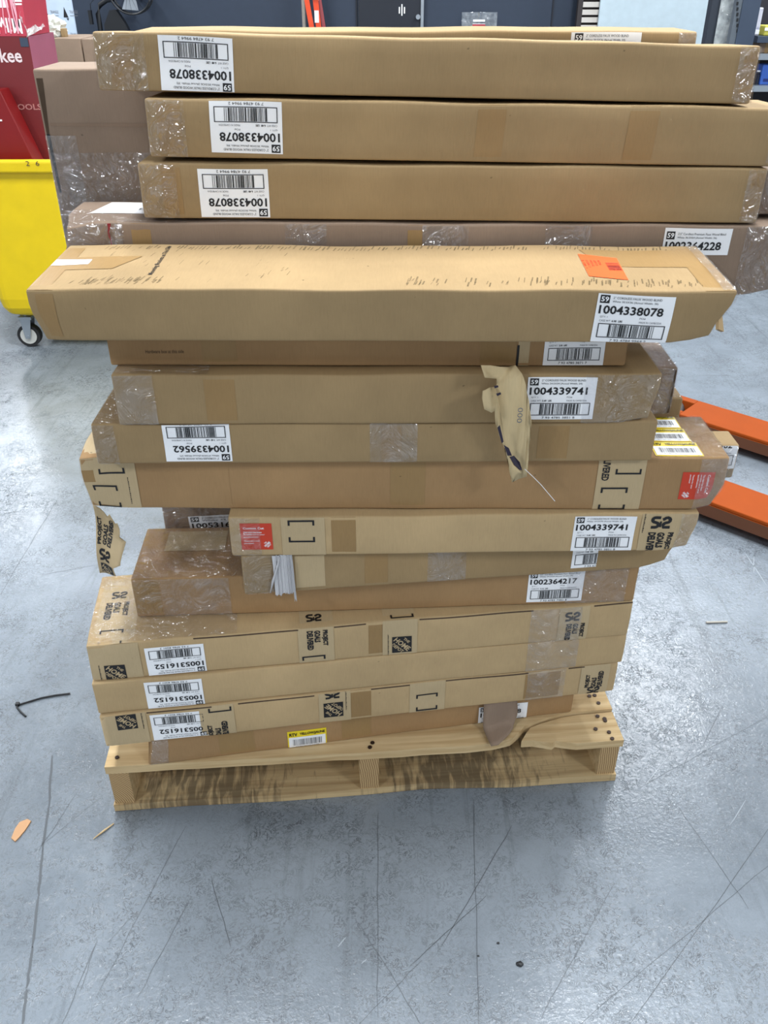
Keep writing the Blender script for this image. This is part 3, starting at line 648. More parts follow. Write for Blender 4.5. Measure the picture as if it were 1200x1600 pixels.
# loose printed tape hanging from its lower left corner
mb = MB(); ta, tb = aty(146, 795, 1.2), aty(186, 806, 1.2); n = 16; m = 8; g = {}
la, lb_ = b.Mi @ aty(145, 789, 1.197), b.Mi @ aty(157, 893, 1.197); ra, rb_ = b.Mi @ aty(181, 818, 1.197), b.Mi @ aty(189, 886, 1.197)
def tailp(a, c):
    left = la.lerp(lb_, c); right = ra.lerp(rb_, c)
    p = left.lerp(right, a); p.x += (.004 * math.sin(c * 6) + (.012 if a > .8 and .35 < c < .8 else 0)) * a
    p.y = -.003 + .012 * math.sin(a * 2.6 + c * 1.5) - .02 * c + .006 * math.sin(c * 7)
    if a > .15 and c < .22: p.z -= .012 * min(a * 2, 1) * (1 - c / .22) * (.6 + .4 * math.sin(a * 17))
    return p
for j in range(n + 1):
    for i in range(m + 1): mb.v.append(tuple(tailp(i / m, j / n)))
for j in range(n):
    for i in range(m): mb.f.append((j * (m + 1) + i, (j + 1) * (m + 1) + i, (j + 1) * (m + 1) + i + 1, j * (m + 1) + i + 1)); mb.m.append(0)
o = mb.build('hanging_tape', TAPE_PALE, b.root, smooth=True); so = o.modifiers.new('thick', 'SOLIDIFY'); so.thickness = .0006; so.offset = 1
k = Ink(); TW, TH_ = .045, .115
for i, (t, w) in enumerate((('PROJECT', .046), ('GOALS', .034), ('DELIVERED', .05))): k.text(t, -.009 + i * .0098, -.004, .0085, w * .9, rot=PI / 2, bold=.05)
ink_emblem(k, .0, -.020, .9); h = ink_hd(.033); k.polys += [([(x + .004, y - .052) for x, y in vs], fs, mi, Lz) for vs, fs, mi, Lz in h.polys]
k.clip(-.021, -.0555, .021, .055)
mb = MB()
for vs, fs, mi, Lz in k.polys: mb.mesh([tailp(min(max(x / TW + .45, .02), .98), min(max(.5 - y / TH_, 0), 1)) + Vector((0, -.0016 - Lz * .0004, 0)) for x, y in vs], fs, mi)
mb.build('print', HDM, o)
# --- B9
b = cart('carton with upside down label 1004339562 near its left end', (-.441, 1.17), (.415, 1.18), .7745, .0690, .139, mat=CARD, seed=9)
b.label('front', (308, 690), ink_label('1004339562', FA, 'White 37.5X34 (Actual Width: 27)', '7.48', '7 93 4785 3562 3', 16), rot=PI)
b.strip('front', 578, 652, 690, FILM_MILK, 'stretch_film', .0014); b.strip('front', 596, 628, 690); b.film('front', 0, .035, 0, 1, FILM, 20); b.strip('front', 840, 888, 690)
b.film('top', 0, .09, 0, 1, FILM, 22)
# --- B10
b = cart('carton with torn paper hanging over its front beside label 1004339741', (-.396, 1.165), (.406, 1.173), .844, .0805, .14, mat=CARD, seed=10, dents=[((.802, 0, 0), .06, (-.008, .003, .006))])
b.label('front', (876, 622), L741(2)); b.strip('front', 320, 368, 620); b.film('front', 0, .06, 0, 1, FILM_MILK, 23); b.film('top', 0, .14, 0, 1, FILM, 24); b.film('front', .69, .80, 0, 1, FILM, 25); b.film('right', 0, .14, 0, 1, FILM, 26)
# torn kraft paper strip, curling outwards
out = [(752, 571), (795, 574), (806, 572), (816, 585), (822, 602), (828, 640), (829, 660), (827, 700), (823, 745), (816, 749), (800, 753), (806, 744), (815, 738), (803, 728), (788, 700), (780, 680), (775, 662), (773, 642), (768, 645), (757, 640), (753, 622), (754, 610), (765, 605), (776, 606), (776, 592), (758, 590)]
DEP = 1.158
mb = MB(); lp = []
for i, (x, y) in enumerate(out):
    c = (y - 571) / 180; bul = -.004 - .020 * math.sin(min(max(c, 0), 1) * PI) ** 1 - .006 * math.sin(x * .11) - (.012 if x < 772 else 0) - (.006 if y > 720 else 0)
    lp.append(b.Mi @ aty(x, y, DEP + bul))
import bmesh
bm = bmesh.new(); vs = [bm.verts.new(p) for p in lp]; f = bm.faces.new(vs); bmesh.ops.triangulate(bm, faces=[f]); bmesh.ops.subdivide_edges(bm, edges=bm.edges, cuts=2, use_grid_fill=True)
for v in bm.verts: v.co.y += .0022 * math.sin(v.co.x * 160 + v.co.z * 90) + .0016 * math.sin(v.co.z * 210)
me = bpy.data.meshes.new('torn_paper'); bm.to_mesh(me); bm.free(); me.materials.append(TORN); o = bpy.data.objects.new('torn_paper', me); COL.objects.link(o); o.parent = b.root
for p in me.polygons: p.use_smooth = True
so = o.modifiers.new('thick', 'SOLIDIFY'); so.thickness = .0008; so.offset = 1
mb = MB()
for pts in (((777, 668), (781, 664), (787, 690), (784, 693)), ((787, 695), (795, 700), (800, 712), (793, 712)), ((796, 714), (803, 712), (812, 722), (816, 735), (811, 734), (803, 726)), ((772, 603), (778, 602), (779, 605), (773, 607)), ((775, 615), (782, 613), (783, 616), (777, 619))):
    mb.poly([b.Mi @ aty(x, y, DEP - .033 - (.006 if y > 720 else 0)) for x, y in pts])
mb.build('print', plain('print_purple_black', (44, 36, 56), .6), o)
k = Ink(); k.text('000', -.011, -.004, .0075, .024, rot=0, mi=2); mb = MB(); cc = b.Mi @ aty(812, 650, DEP - .036)
for vs_, fs, mi, Lz in k.polys: mb.mesh([(cc.x - y, cc.y, cc.z + x) for x, y in vs_], fs, 0)
mb.build('print', INKGREY, o)
mb = MB(); mb.tube([b.Mi @ aty(x, y, DEP - .03) for x, y in ((820, 733), (832, 744), (845, 757), (856, 770), (867, 783))], .0005, 5); mb.build('loose_thread', PAPER, b.root)
# --- B11
b = cart('slim carton pinned under the pale forward carton, a barcode label cut off at its top', (-.404, 1.198), (.356, 1.195), .925, .0665, .14, mat=CARD_RED, seed=11)
k = ink_label('1004339741', FA, 'White 24.5X34', '3.00', '7 93 4785 3871 7', 18)
u, v = b.px('front', 896, 560); o = b.patch('front', [(u - .0445, .0015), (u + .0445, .0015), (u + .0445, .066), (u - .0445, .066)], .0008, PAPER, 'label')
k2 = Ink(); k2.polys = [([(x * .86, y * .86) for x, y in vs], fs, mi, Lz) for vs, fs, mi, Lz in k.polys]; b.ink('front', k2, u, .0355, 0, [INK, PAPER, INKGREY], o, .0012)
k = Ink(); k.text('Hardware box at this side', -.028, -.003, .0055, .056, bold=.01); u, v = b.px('front', 257, 549); b.ink('front', k, u, v, 0, [INKBROWN], b.body, .0004)
b.strip('front', 315, 370, 553); b.strip('front', 750, 806, 553); k = Ink(); k.rect(-.0015, -.015, .002, .022); u, v = b.px('front', 808, 560); b.ink('front', k, u, v, 0, [INK], b.body, .0006)
b.strip('front', 808, 826, 560, TAPE_PALE)
# --- gold carton jutting forward
b = cart('pale topped carton jutting forward, with fluorescent orange sticker on top', (-.472, 1.122), (.462, 1.112), .9925, .0745, .188, mat=CARD, rx=.045, seed=12, amp=.0016, dents=[((.934, 0, 0), .07, (-.022, .004, .008)), ((0, 0, 0), .05, (.012, .002, 0))])
b.label('front', (988, 498), L338(1), rot=-.035)
# H-taped ends on the top, pale tape patches
b.patch('top', [(0, 0), (.030, 0), (.030, .188), (0, .188)], .0005, TAPE, 'tape'); b.patch('top', [(.028, .075), (.095, .075), (.125, .128), (.028, .128)], .0006, TAPE, 'tape')
b.patch('top', [(.004, .092), (.056, .096), (.056, .116), (.004, .118)], .0010, PAPER, 'white_tape'); b.patch('top', [(.892, 0), (.934, 0), (.934, .188), (.892, .188)], .0005, TAPE, 'tape')
b.patch('top', [(.775, .095), (.905, .090), (.905, .165), (.755, .165)], .0006, TAPE, 'tape'); b.strip('front', 62, 90, 490)
b.film('right', 0, .188, 0, 1, FILM, 27); b.film('top', .915, .934, 0, 1, FILM_MILK, 28)
k = Ink(); k.text('Mounting Brackets at This Side', -.062, -.0045, .0085, .124, bold=.015); u, v = b.px('top', 251, 406); b.ink('top', k, u, v, PI / 2, [INK], b.body, .0005)
k = Ink(); W_, H_ = .060, .062
k.bars(-.016, .006, .016, .024, 8, 0, 16)
for i in range(5): k.text(('$ 128  1', '10 DSC 3', 'MKD 02', 'DEPT 59', 'RTN')[i], -.024, -.026 + i * .0055, .0035, .034 - i * .004)
u, v = b.px('top', 942, 416); ot = b.patch('top', [(u - .027, v - .042), (u + .024, v - .052), (u + .027, v + .038), (u - .026, v + .052)], .0008, FLUO, 'sticker'); b.ink('top', k, u, v, -PI / 2, [FLUOINK], ot, .0012)
mb = MB(); rs = random.Random(9)   # dark rub marks along both long edges
def tick(u, v, l, w):
    mb.poly([b.surf('top', min(max(uu, .005), .928), min(max(vv, .003), .185), .0004) for uu, vv in ((u, v), (u + w, v), (u + w + .003, v + l), (u + .003, v + l))])
for i in range(150):
    if rs.random() < .8: tick(.06 + i * .0055 + rs.uniform(-.001, .001), .164 + rs.uniform(-.004, .004), rs.uniform(.008, .018), rs.uniform(.0012, .0028))
for i in range(150): tick(.05 + rs.random() * .12 if i < 50 else .5 + rs.random() * .40, .012 + rs.random() * .02, rs.uniform(.008, .020), rs.uniform(.001, .0024))
for i in range(40): tick(.06 + rs.random() * .28, .02 + rs.random() * .14, rs.uniform(.003, .02), rs.uniform(.0004, .0009))
rub = film_mat('rubbed_grey_dirt', (120, 104, 78), base=.0, milk=.45); o = mb.build('rub_marks', rub, b.root); o['kind'] = 'stuff'
# loose end flap on its right end
mb = MB(); mb.poly([(.932, .03, .008), (.948, .05, -.004), (.954, .12, .0), (.950, .14, .055), (.936, .08, .062)]); o = mb.build('end_flap', CARD, b.root); so = o.modifiers.new('thick', 'SOLIDIFY'); so.thickness = .004
# --- B13
b = Carton('long thick carton labelled 1002364228 lying behind the pale topped carton', (-.489, 1.318, .995), 1.11, .138, .1095, ry=.0055, mat=CARD_MAUVE, seed=13, dents=[((0, 0, .1), .07, (.012, .006, -.010)), ((0, 0, .0), .09, (-.012, 0, 0)), ((1.11, 0, 0), .08, (-.02, 0, .012))])
k = ink_label('1002364228', '2.5" Cordless Premium Faux Wood Blind', 'White 36.5X64 (Actual Width: 36)', '11.10', '7 93 4783 6422 8', 19); k.clip(-.06, .0065, .06, .04); k.polys = [([(x, (y - .0205) * .95) for x, y in vs], fs, mi, L) for vs, fs, mi, L in k.polys]
b.label('front', (1089, 377), k, H=.040, fit=False)
b.strip('front', 637, 660, 365); b.strip('front', 660, 732, 365, FILM_MILK, 'stretch_film', .0012); b.strip('front', 445, 510, 362, FILM_MILK, 'stretch_film', .0012); b.strip('front', 852, 925, 365, FILM_MILK, 'stretch_film', .0012); b.strip('front', 205, 235, 360); b.strip('front', 176, 190, 360, FILM_MILK, 'stretch_film', .0012)
o = b.patch('top', [(.035, .055), (.20, .055), (.20, .128), (.05, .128)], .0006, PAPER, 'shipping_label'); k = Ink()
k.bars(-.02, .008, .02, .02, 4, 0, 20); k.bars(-.03, -.012, .02, .0, 5, 0, 22); b.ink('top', k, .135, .09, 0, [INKGREY], o, .001)
mb = MB(); rs = random.Random(2); u0 = b.px('front', 171, 360)[0]
mb.tube([tuple(b.surf('front', u0 + rs.uniform(-.0012, .0012), .1085 - .05 * i / 8, .001)) for i in range(9)], [.003, .002, .0014, .0018, .001, .0014, .001, .0008, .0006], 6); mb.build('red_mark', plain('red_wax_marker', (140, 24, 36), .5), b.root)
b.film('front', 0, .10, 0, 1, FILM, 29); b.film('top', 0, .3, 0, .5, FILM, 30); b.film('front', 1.03, 1.11, 0, 1, FILM, 31)
# --- T1..T3 on top
top = []
for i, (lab, fl_, z, H, ry, lab_px, tapes) in enumerate((
    ('carton labelled 1004338078 upside down, lowest of the three matching top cartons', (-.357, 1.322), 1.1080, .0785, .0085, (366, 302), ((1166, 1190, 300),)),
    ('carton labelled 1004338078 upside down, middle of the three matching top cartons', (-.336, 1.325), 1.1930, .0780, .0150, (385, 199), ((742, 786, 200), (976, 1022, 210))),
    ('carton labelled 1004338078 upside down, uppermost of the three matching top cartons', (-.398, 1.335), 1.2785, .0735, .0195, (307, 101), ((1156, 1180, 120),)))):
    b = Carton(lab, (fl_[0], fl_[1], z), .913, .138, H, ry=ry, rx=(-.012, -.028, -.045)[i], mat=CARD, seed=14 + i, group='three matching upside down labelled cartons')
    b.label('front', lab_px, L338(i), rot=PI + (.0, -.015, -.02)[i])
    for x0, x1, y in tapes: b.strip('front', x0, x1, y, lean=.004)
    b.strip('front', *((255, 285, 300), (248, 285, 210), (172, 206, 100))[i])
    b.film('front', 0, .055 if i < 2 else .07, 0, 1, FILM, 40 + i, .003); b.film('left', 0, .138, 0, 1, FILM, 44 + i); b.film('front', .885, .913, 0, 1, FILM, 48 + i); b.film('right', 0, .138, 0, 1, FILM_MILK, 52 + i)
    top.append(b)
# ================================================================== rear column
def rc(label, x0, x1, y, depth, z0, z1, seed, mat=CARD, name='blind_carton'): return Carton(label, (x0, y, z0), x1 - x0, depth, z1 - z0, mat=mat, seed=seed, name=name)
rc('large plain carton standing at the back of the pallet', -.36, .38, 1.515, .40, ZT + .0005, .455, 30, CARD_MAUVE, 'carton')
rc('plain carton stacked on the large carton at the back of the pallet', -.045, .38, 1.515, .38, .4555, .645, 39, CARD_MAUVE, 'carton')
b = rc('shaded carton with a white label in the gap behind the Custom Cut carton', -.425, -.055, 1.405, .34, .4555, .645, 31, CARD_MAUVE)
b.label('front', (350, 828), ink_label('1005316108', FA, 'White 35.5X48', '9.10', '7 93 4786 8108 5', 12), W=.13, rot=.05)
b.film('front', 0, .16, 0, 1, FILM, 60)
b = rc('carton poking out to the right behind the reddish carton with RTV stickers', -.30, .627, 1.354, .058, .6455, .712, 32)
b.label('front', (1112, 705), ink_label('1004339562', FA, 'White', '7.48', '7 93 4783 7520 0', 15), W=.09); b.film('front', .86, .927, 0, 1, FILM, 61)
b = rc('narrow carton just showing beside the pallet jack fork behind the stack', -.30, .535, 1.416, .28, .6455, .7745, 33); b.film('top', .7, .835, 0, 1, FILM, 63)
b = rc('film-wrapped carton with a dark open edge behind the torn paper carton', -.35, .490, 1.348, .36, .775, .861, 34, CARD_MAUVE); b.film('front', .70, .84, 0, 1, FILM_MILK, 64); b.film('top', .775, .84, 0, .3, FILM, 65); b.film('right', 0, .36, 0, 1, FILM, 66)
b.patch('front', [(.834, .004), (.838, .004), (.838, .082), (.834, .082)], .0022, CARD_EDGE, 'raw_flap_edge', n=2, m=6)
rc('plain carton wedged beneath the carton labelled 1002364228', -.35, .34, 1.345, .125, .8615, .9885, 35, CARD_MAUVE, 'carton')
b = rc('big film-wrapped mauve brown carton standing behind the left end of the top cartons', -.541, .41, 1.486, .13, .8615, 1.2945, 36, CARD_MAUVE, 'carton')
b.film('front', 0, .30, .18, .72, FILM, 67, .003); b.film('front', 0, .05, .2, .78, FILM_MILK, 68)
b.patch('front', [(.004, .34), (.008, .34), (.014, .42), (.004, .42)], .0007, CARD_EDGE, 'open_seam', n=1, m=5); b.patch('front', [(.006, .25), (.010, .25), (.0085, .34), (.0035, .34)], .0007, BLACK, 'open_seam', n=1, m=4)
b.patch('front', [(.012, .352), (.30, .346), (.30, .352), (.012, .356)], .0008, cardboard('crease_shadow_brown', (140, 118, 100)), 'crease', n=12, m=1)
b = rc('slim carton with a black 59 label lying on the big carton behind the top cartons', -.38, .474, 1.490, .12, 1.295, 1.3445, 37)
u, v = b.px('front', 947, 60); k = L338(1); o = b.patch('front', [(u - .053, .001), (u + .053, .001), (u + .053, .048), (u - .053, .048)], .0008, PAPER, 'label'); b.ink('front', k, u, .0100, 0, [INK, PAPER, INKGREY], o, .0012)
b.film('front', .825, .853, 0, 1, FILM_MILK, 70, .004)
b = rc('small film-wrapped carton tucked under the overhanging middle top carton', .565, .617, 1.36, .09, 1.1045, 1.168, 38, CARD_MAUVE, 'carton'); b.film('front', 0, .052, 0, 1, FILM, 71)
# ================================================================== pallet jack
d = Vector((.735, -.678, 0)); nrm = Vector((.678, .735, 0)); tip = Vector((1.005, 3.06, 0)) ; hd = math.atan2(d.y, d.x)
pj = thing('pallet_jack', 'orange pallet jack with both forks resting on the floor behind the stack', 'pallet jack', (tip.x, tip.y, 0), (0, 0, hd))
FW, FL_, GAP = .155, 1.16, .345
for s in (0, -(FW + GAP)):
    mb = MB(); y0, y1 = s - FW, s       # the fork's top plate with its roller window near the tip
    mb.prism([(.0, y0 + .05), (.05, y0 + .015), (.07, y0), (.07, y1), (.05, y1 - .015), (.0, y1 - .05)], .048, .084)
    mb.box(.07, y0, .03, .21, y0 + .034, .084); mb.box(.07, y1 - .034, .03, .21, y1, .084); mb.box(.21, y0, .072, FL_, y1, .084)
    mb.box(.21, y0, .032, FL_, y0 + .008, .072); mb.box(.21, y1 - .008, .032, FL_, y1, .072)
    f = mb.build('fork', JACK, pj, bevel=.003)
    MB().tube([(.14, y0 + .036, .041), (.14, y1 - .036, .041)], .040, 20).build('roller', plain('roller_nylon_grey', (120, 124, 124), .4) if 'roller_nylon_grey' not in MATS else MATS['roller_nylon_grey'], f, smooth=True)
    MB().box(.205, y0 + .01, .03, .212, y1 - .01, .072).build('window_lip', JACKDK, f)
    MB().box(.21, y0 - .0008, .032, FL_, y0 - .0002, .070).build('dark_side', JACKDK, f)  # thin sheet along the near side, darker brown than the fork
MB().box(FL_ - .03, -(2 * FW + GAP), .06, FL_ + .05, 0, .24).build('bridge', JACK, pj, bevel=.01)
yc = -(FW + GAP / 2)
MB().tube([(FL_ + .12, yc, .05), (FL_ + .12, yc, .38)], .06, 18).build('pump', JACK, pj)
MB().box(FL_ + .03, yc - .05, .1, FL_ + .12, yc + .05, .2).build('pump_bracket', JACK, pj)
for q in (-.05, .05): MB().tube([(FL_ + .12, yc + q - .025, .09), (FL_ + .12, yc + q + .025, .09)], .0895, 24).build('steer_wheel', RUBBER, pj)
hb = MB().tube([(FL_ + .12, yc, .36), (FL_ + .26, yc, .9), (FL_ + .30, yc, 1.08)], .016, 10).build('handle_bar', JACK, pj)
MB().tube([(FL_ + .30, yc - .09, 1.08), (FL_ + .31, yc - .11, 1.16), (FL_ + .33, yc, 1.22), (FL_ + .31, yc + .11, 1.16), (FL_ + .30, yc + .09, 1.08)], .013, 8, closed=True).build('handle_grip', BLACK, hb, smooth=True)

# ================================================================== yellow cart with red tool boxes
cy = 3.60; cx0, cx1 = -1.655, -.80
ct = thing('rolling_cart', 'yellow plastic rolling cart on swivel casters, loaded with red tool boxes', 'cart', ((cx0 + cx1) / 2, cy + .45, 0))
ox, oy = -(cx1 - cx0) / 2, -.45; cw, cd = cx1 - cx0, .9
def rr(x0, y0, x1, y1, r, n=5):
    o = []
    for cx, cyy, a0 in ((x1 - r, y0 + r, -PI / 2), (x1 - r, y1 - r, 0), (x0 + r, y1 - r, PI / 2), (x0 + r, y0 + r, PI)):
        for i in range(n + 1): a = a0 + PI / 2 * i / n; o.append((cx + r * math.cos(a), cyy + r * math.sin(a)))
    return o
mb = MB(); lv = [(.155, .05, .0), (.17, .02, 0), (.20, .006, 0), (.24, 0, 0), (.755, -.006, 0), (.757, -.03, 0), (.798, -.032, 0), (.805, -.02, 0), (.80, .004, 0), (.24, .02, 0), (.19, .03, 0)]
rings = []
for z, ins, _ in lv:
    rings.append(len(mb.v)); mb.v += [(x, y, z) for x, y in rr(ox + ins, oy + ins, ox + cw - ins, oy + cd - ins, .05)]
nr = 24
for a, c in zip(rings, rings[1:]):
    for i in range(nr): mb.f.append((a + i, a + (i + 1) % nr, c + (i + 1) % nr, c + i)); mb.m.append(0)
mb.f.append(tuple(rings[0] + i for i in range(nr - 1, -1, -1))); mb.m.append(0); mb.f.append(tuple(rings[-1] + i for i in range(nr))); mb.m.append(0)
tb_ = mb.build('tub', CARTY, ct, smooth=False, bevel=.006)
wx = aty(44, 530, cy + .06).x - (cx0 + cx1) / 2
for x in (wx, -wx):
    for y in (oy + .09, -oy - .09):
        c = MB().tube([(x, y - .016, .052), (x, y + .016, .052)], .050, 28).build('caster_wheel', RUBBER, ct, smooth=False)
        for s in (-1, 1): MB().tube([(x, y + s * .016, .052), (x, y + s * .019, .052)], .036, 24).build('wheel_disc', plain('caster_disc_grey', (198, 198, 192), .5) if 'caster_disc_grey' not in MATS else MATS['caster_disc_grey'], c)
        k = MB()
        for s in (-1, 1): k.prism([(x - .012, .045), (x + .012, .045), (x + .026, .115), (x - .022, .115)], 0, .004) if 0 else k.mesh([(x - .011, y + s * .024, .043), (x + .011, y + s * .024, .043), (x + .028, y + s * .024, .135), (x - .020, y + s * .024, .135), (x - .011, y + s * .028, .043), (x + .011, y + s * .028, .043), (x + .028, y + s * .028, .135), (x - .020, y + s * .028, .135)], [(0, 1, 2, 3), (7, 6, 5, 4), (0, 4, 5, 1), (1, 5, 6, 2), (2, 6, 7, 3), (3, 7, 4, 0)])
        k.box(x - .024, y - .03, .13, x + .032, y + .03, .142); k.tube([(x, y, .14), (x, y, .165)], .012, 10); k.tube([(x, y - .032, .052), (x, y + .032, .052)], .006, 8)
        k.build('caster_fork', STEEL, ct)
pz = aty(52, 256, cy - .036)
for ch, xo in (('2', -.03), ('6', .008)):
    kx = Ink(); kx.text(ch, xo, 0, .018, .014); mb = MB()
    for vs, fs, mi, Lz in kx.polys: mb.mesh([(pz.x - ct.location.x + x, oy - .0335, pz.z + y - .008) for x, y in vs], fs, 0)
    mb.build('marker_digit', INKBROWN, tb_)
def flat_text(txts, parent, at, ax, ay, nv, mat, off=.0015):
    """text lines (txt,x,y,h,w,rot) laid on a plane through `at` with axes ax, ay"""
    k = Ink()
    for t, x, y, h, w, r in txts: k.text(t, x, y, h, w, rot=r, bold=.02)
    mb = MB()
    for vs, fs, mi, Lz in k.polys: mb.mesh([Vector(at) + Vector(ax) * x + Vector(ay) * y + Vector(nv) * off for x, y in vs], fs, 0)
    return mb.build('print', mat, parent)
TXT = plain('print_pale', (232, 214, 216), .5)
# dark red tool box in film, standing in the cart, leaning
def tool_box(label, pxq, y, depth, mats, roty, text, h):
    pass
ya = cy + .22
p_tl, p_tr = aty(-60, 57, ya), aty(44, 57, ya); p_bl, p_br = aty(-40, 300, ya), aty(80, 262, ya)
t = thing('tool_box', 'dark red tool carton standing in the yellow cart under clear film', 'box', ((p_bl.x + p_br.x) / 2, ya + .12, .25)); o0 = Vector(t.location)
zb = .25; xr = p_br.x - .02; slope = (p_tr.x - p_br.x) / (p_tr.z - p_br.z)
xb = p_br.x + slope * (zb - p_br.z)
q = [(max(p_tl.x - .2, -1.61), zb), (xb, zb), (p_tr.x, p_tr.z), (max(p_tl.x - .2, -1.61), p_tr.z)]
mb = MB(); vs = [Vector((x, ya + yy, z)) - o0 for yy in (0, .30) for x, z in q]
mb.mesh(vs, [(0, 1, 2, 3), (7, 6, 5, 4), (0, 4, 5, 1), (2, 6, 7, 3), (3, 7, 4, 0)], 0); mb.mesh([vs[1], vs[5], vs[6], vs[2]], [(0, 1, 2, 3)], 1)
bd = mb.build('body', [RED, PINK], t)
flat_text([('Milwaukee', -.20, -.045, .05, .26, .0)], bd, Vector((p_tr.x - .10, ya, p_tr.z - .045)) - o0, (1, 0, 0), (0, 0, 1), (0, -1, 0), TXT)
flat_text([('POWER TOOLS', -.2, -.18, .022, .26, 0), ('HEAVY DUTY', -.2, -.14, .014, .14, 0)], bd, Vector((p_tr.x - .06, ya, p_tr.z - .08)) - o0, (1, 0, 0), (0, 0, 1), (0, -1, 0), plain('print_dull_rose', (178, 120, 118), .6))
MB().box(p_tr.x - o0.x - .035, ya - o0.y - .002, p_tr.z - o0.z - .035, p_tr.x - o0.x - .004, ya - o0.y, p_tr.z - o0.z - .004).build('corner_badge', GREYB, bd)
# film tail over its lid corner
mb = MB(); g = [[None] * 9 for _ in range(13)]; rs = random.Random(4)
A = aty(44, 58, ya - .01); Bp = aty(70, 42, ya + .2)
for j in range(13):
    for i in range(9):
        a, c = i / 8, j / 12; p = A.lerp(Bp, a) + Vector((.0, 0, .03)); p.z += c * .17 - .03; p.x -= .04 * c + .02 * a * c; p += Vector((rs.uniform(-.006, .006), rs.uniform(-.01, .01), rs.uniform(-.006, .006))); mb.v.append(tuple(p - o0))
for j in range(12):
    for i in range(8): mb.f.append((j * 9 + i, j * 9 + i + 1, j * 9 + 10 + i, j * 9 + 9 + i)); mb.m.append(0)
mb.build('stretch_film', film_mat('cart_film_bunched', base=.35, milk=.35, scale=60), t, smooth=True); film_tail = COL.objects[-1] if 0 else [c for c in t.children if c.name.startswith('stretch_film')][0]
# pink wrapped tool box on top of it, print upside down
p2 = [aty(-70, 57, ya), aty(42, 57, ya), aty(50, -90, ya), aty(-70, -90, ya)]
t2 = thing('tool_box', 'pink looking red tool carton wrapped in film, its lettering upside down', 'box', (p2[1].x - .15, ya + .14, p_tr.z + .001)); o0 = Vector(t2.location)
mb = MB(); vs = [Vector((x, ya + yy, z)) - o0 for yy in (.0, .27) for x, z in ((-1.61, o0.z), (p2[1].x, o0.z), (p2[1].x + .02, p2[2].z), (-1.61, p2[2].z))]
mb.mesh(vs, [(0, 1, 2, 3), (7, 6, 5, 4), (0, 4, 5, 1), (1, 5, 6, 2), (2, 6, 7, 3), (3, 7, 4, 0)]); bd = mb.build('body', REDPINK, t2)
film_tail.parent = t2; film_tail.location = Vector(t.location) - Vector(t2.location)
c2 = aty(18, 42, ya); flat_text([('Milwaukee', -.04, -.03, .05, .22, 0)], bd, Vector((c2.x, ya, c2.z)) - o0, (-1, 0, .08), (0, 0, -1), (0, -1, 0), PAPER)
c2 = aty(24, 3, ya); MB().box(aty(-20, 0, ya).x - o0.x, ya - o0.y - .002, aty(0, 12, ya).z - o0.z, aty(11, 0, ya).x - o0.x, ya - o0.y - .0005, aty(0, -40, ya).z - o0.z).build('label', PAPER, bd)
for yy in (0, 5):
    mb = MB(); a, c = aty(17, yy, ya), aty(34, yy + 1, ya); mb.box(a.x - o0.x, ya - o0.y - .002, a.z - o0.z - .006, c.x - o0.x, ya - o0.y - .0005, a.z - o0.z); mb.build('print', PAPER, bd)
mb = MB(); rs = random.Random(14)
for i in range(16): 
    x = p2[1].x - rs.uniform(.0, .28); mb.tube([(x - o0.x + rs.uniform(-.006, .006), ya - o0.y - .004, z - o0.z) for z in (p_tr.z + .01, p_tr.z + .07, p_tr.z + .13, p_tr.z + rs.uniform(.15, .2))], rs.uniform(.0015, .004), 5)
mb.build('film_folds', plain('film_fold_pink', (244, 170, 186), .3), t2)
# bright red case in front of them
p3 = [aty(-40, 262, cy + .12), aty(62, 262, cy + .12), aty(2, 140, cy + .12), aty(-40, 140, cy + .12)]
t3 = thing('tool_case', 'bright red case leaning at the front of the yellow cart', 'case', (p3[0].x, cy + .12, .25)); o0 = Vector(t3.location)
mb = MB(); pts = [(-1.61, .25), (p3[1].x + .12, .25), (p3[1].x, p3[1].z), (p3[2].x, p3[2].z), (-1.61, p3[3].z)]
mb.mesh([Vector((x, cy + .10 + yy, z)) - o0 for yy in (0, .10) for x, z in pts], [(0, 1, 2, 3, 4), (9, 8, 7, 6, 5)] + [(i, 5 + i, 5 + (i + 1) % 5, (i + 1) % 5) for i in range(5)]); mb.build('body', plain('case_bright_red', (122, 8, 12), .4), t3, bevel=.004)
a = aty(1, 188, cy + .10); MB().box(a.x - .02 - o0.x, -.0225, a.z - o0.z - .003, a.x + .006 - o0.x, -.0205, a.z - o0.z + .003).build('white_mark', PAPER, t3)

# ================================================================== far background
def card(name, label, cat, x0, y0, x1, y1, Y, th, mat, zdown=None):
    """upright board whose front spans the given pixels at distance Y; runs down to zdown when given"""
    a = aty(x0, y0, Y); c = aty(x1, y1, Y); z0 = c.z if zdown is None else zdown
    t = thing(name, label, cat, ((a.x + c.x) / 2, Y + th / 2, z0)); w = abs(c.x - a.x) / 2
    MB().box(-w, -th / 2, 0, w, th / 2, a.z - z0).build('board', mat, t, bevel=min(.004, th / 4)); return t, w, a.z - z0
WY = 10.99
# wall seams and dark door
for i, x in enumerate((557, 863)):
    a = aty(x, 20, 11); struct(MB().box(a.x - .008, 10.985, 0, a.x + .008, 11, 3.85).build('trim_%d' % (i + 1), WALLDK))
a, c = aty(560, 20, 11), aty(660, 20, 11)
dr = struct(MB().box(a.x, 10.96, 0, c.x, 11, 2.3).build('door_1', WALLDK)); MB().box(c.x - .02, 10.94, 0, c.x + .012, 10.965, 2.3).build('door_edge', STEEL, dr)
MB().tube([(c.x - .05, 10.9, 1.02), (c.x - .05, 10.96, 1.02)], .025, 12).build('door_knob', STEEL, dr)
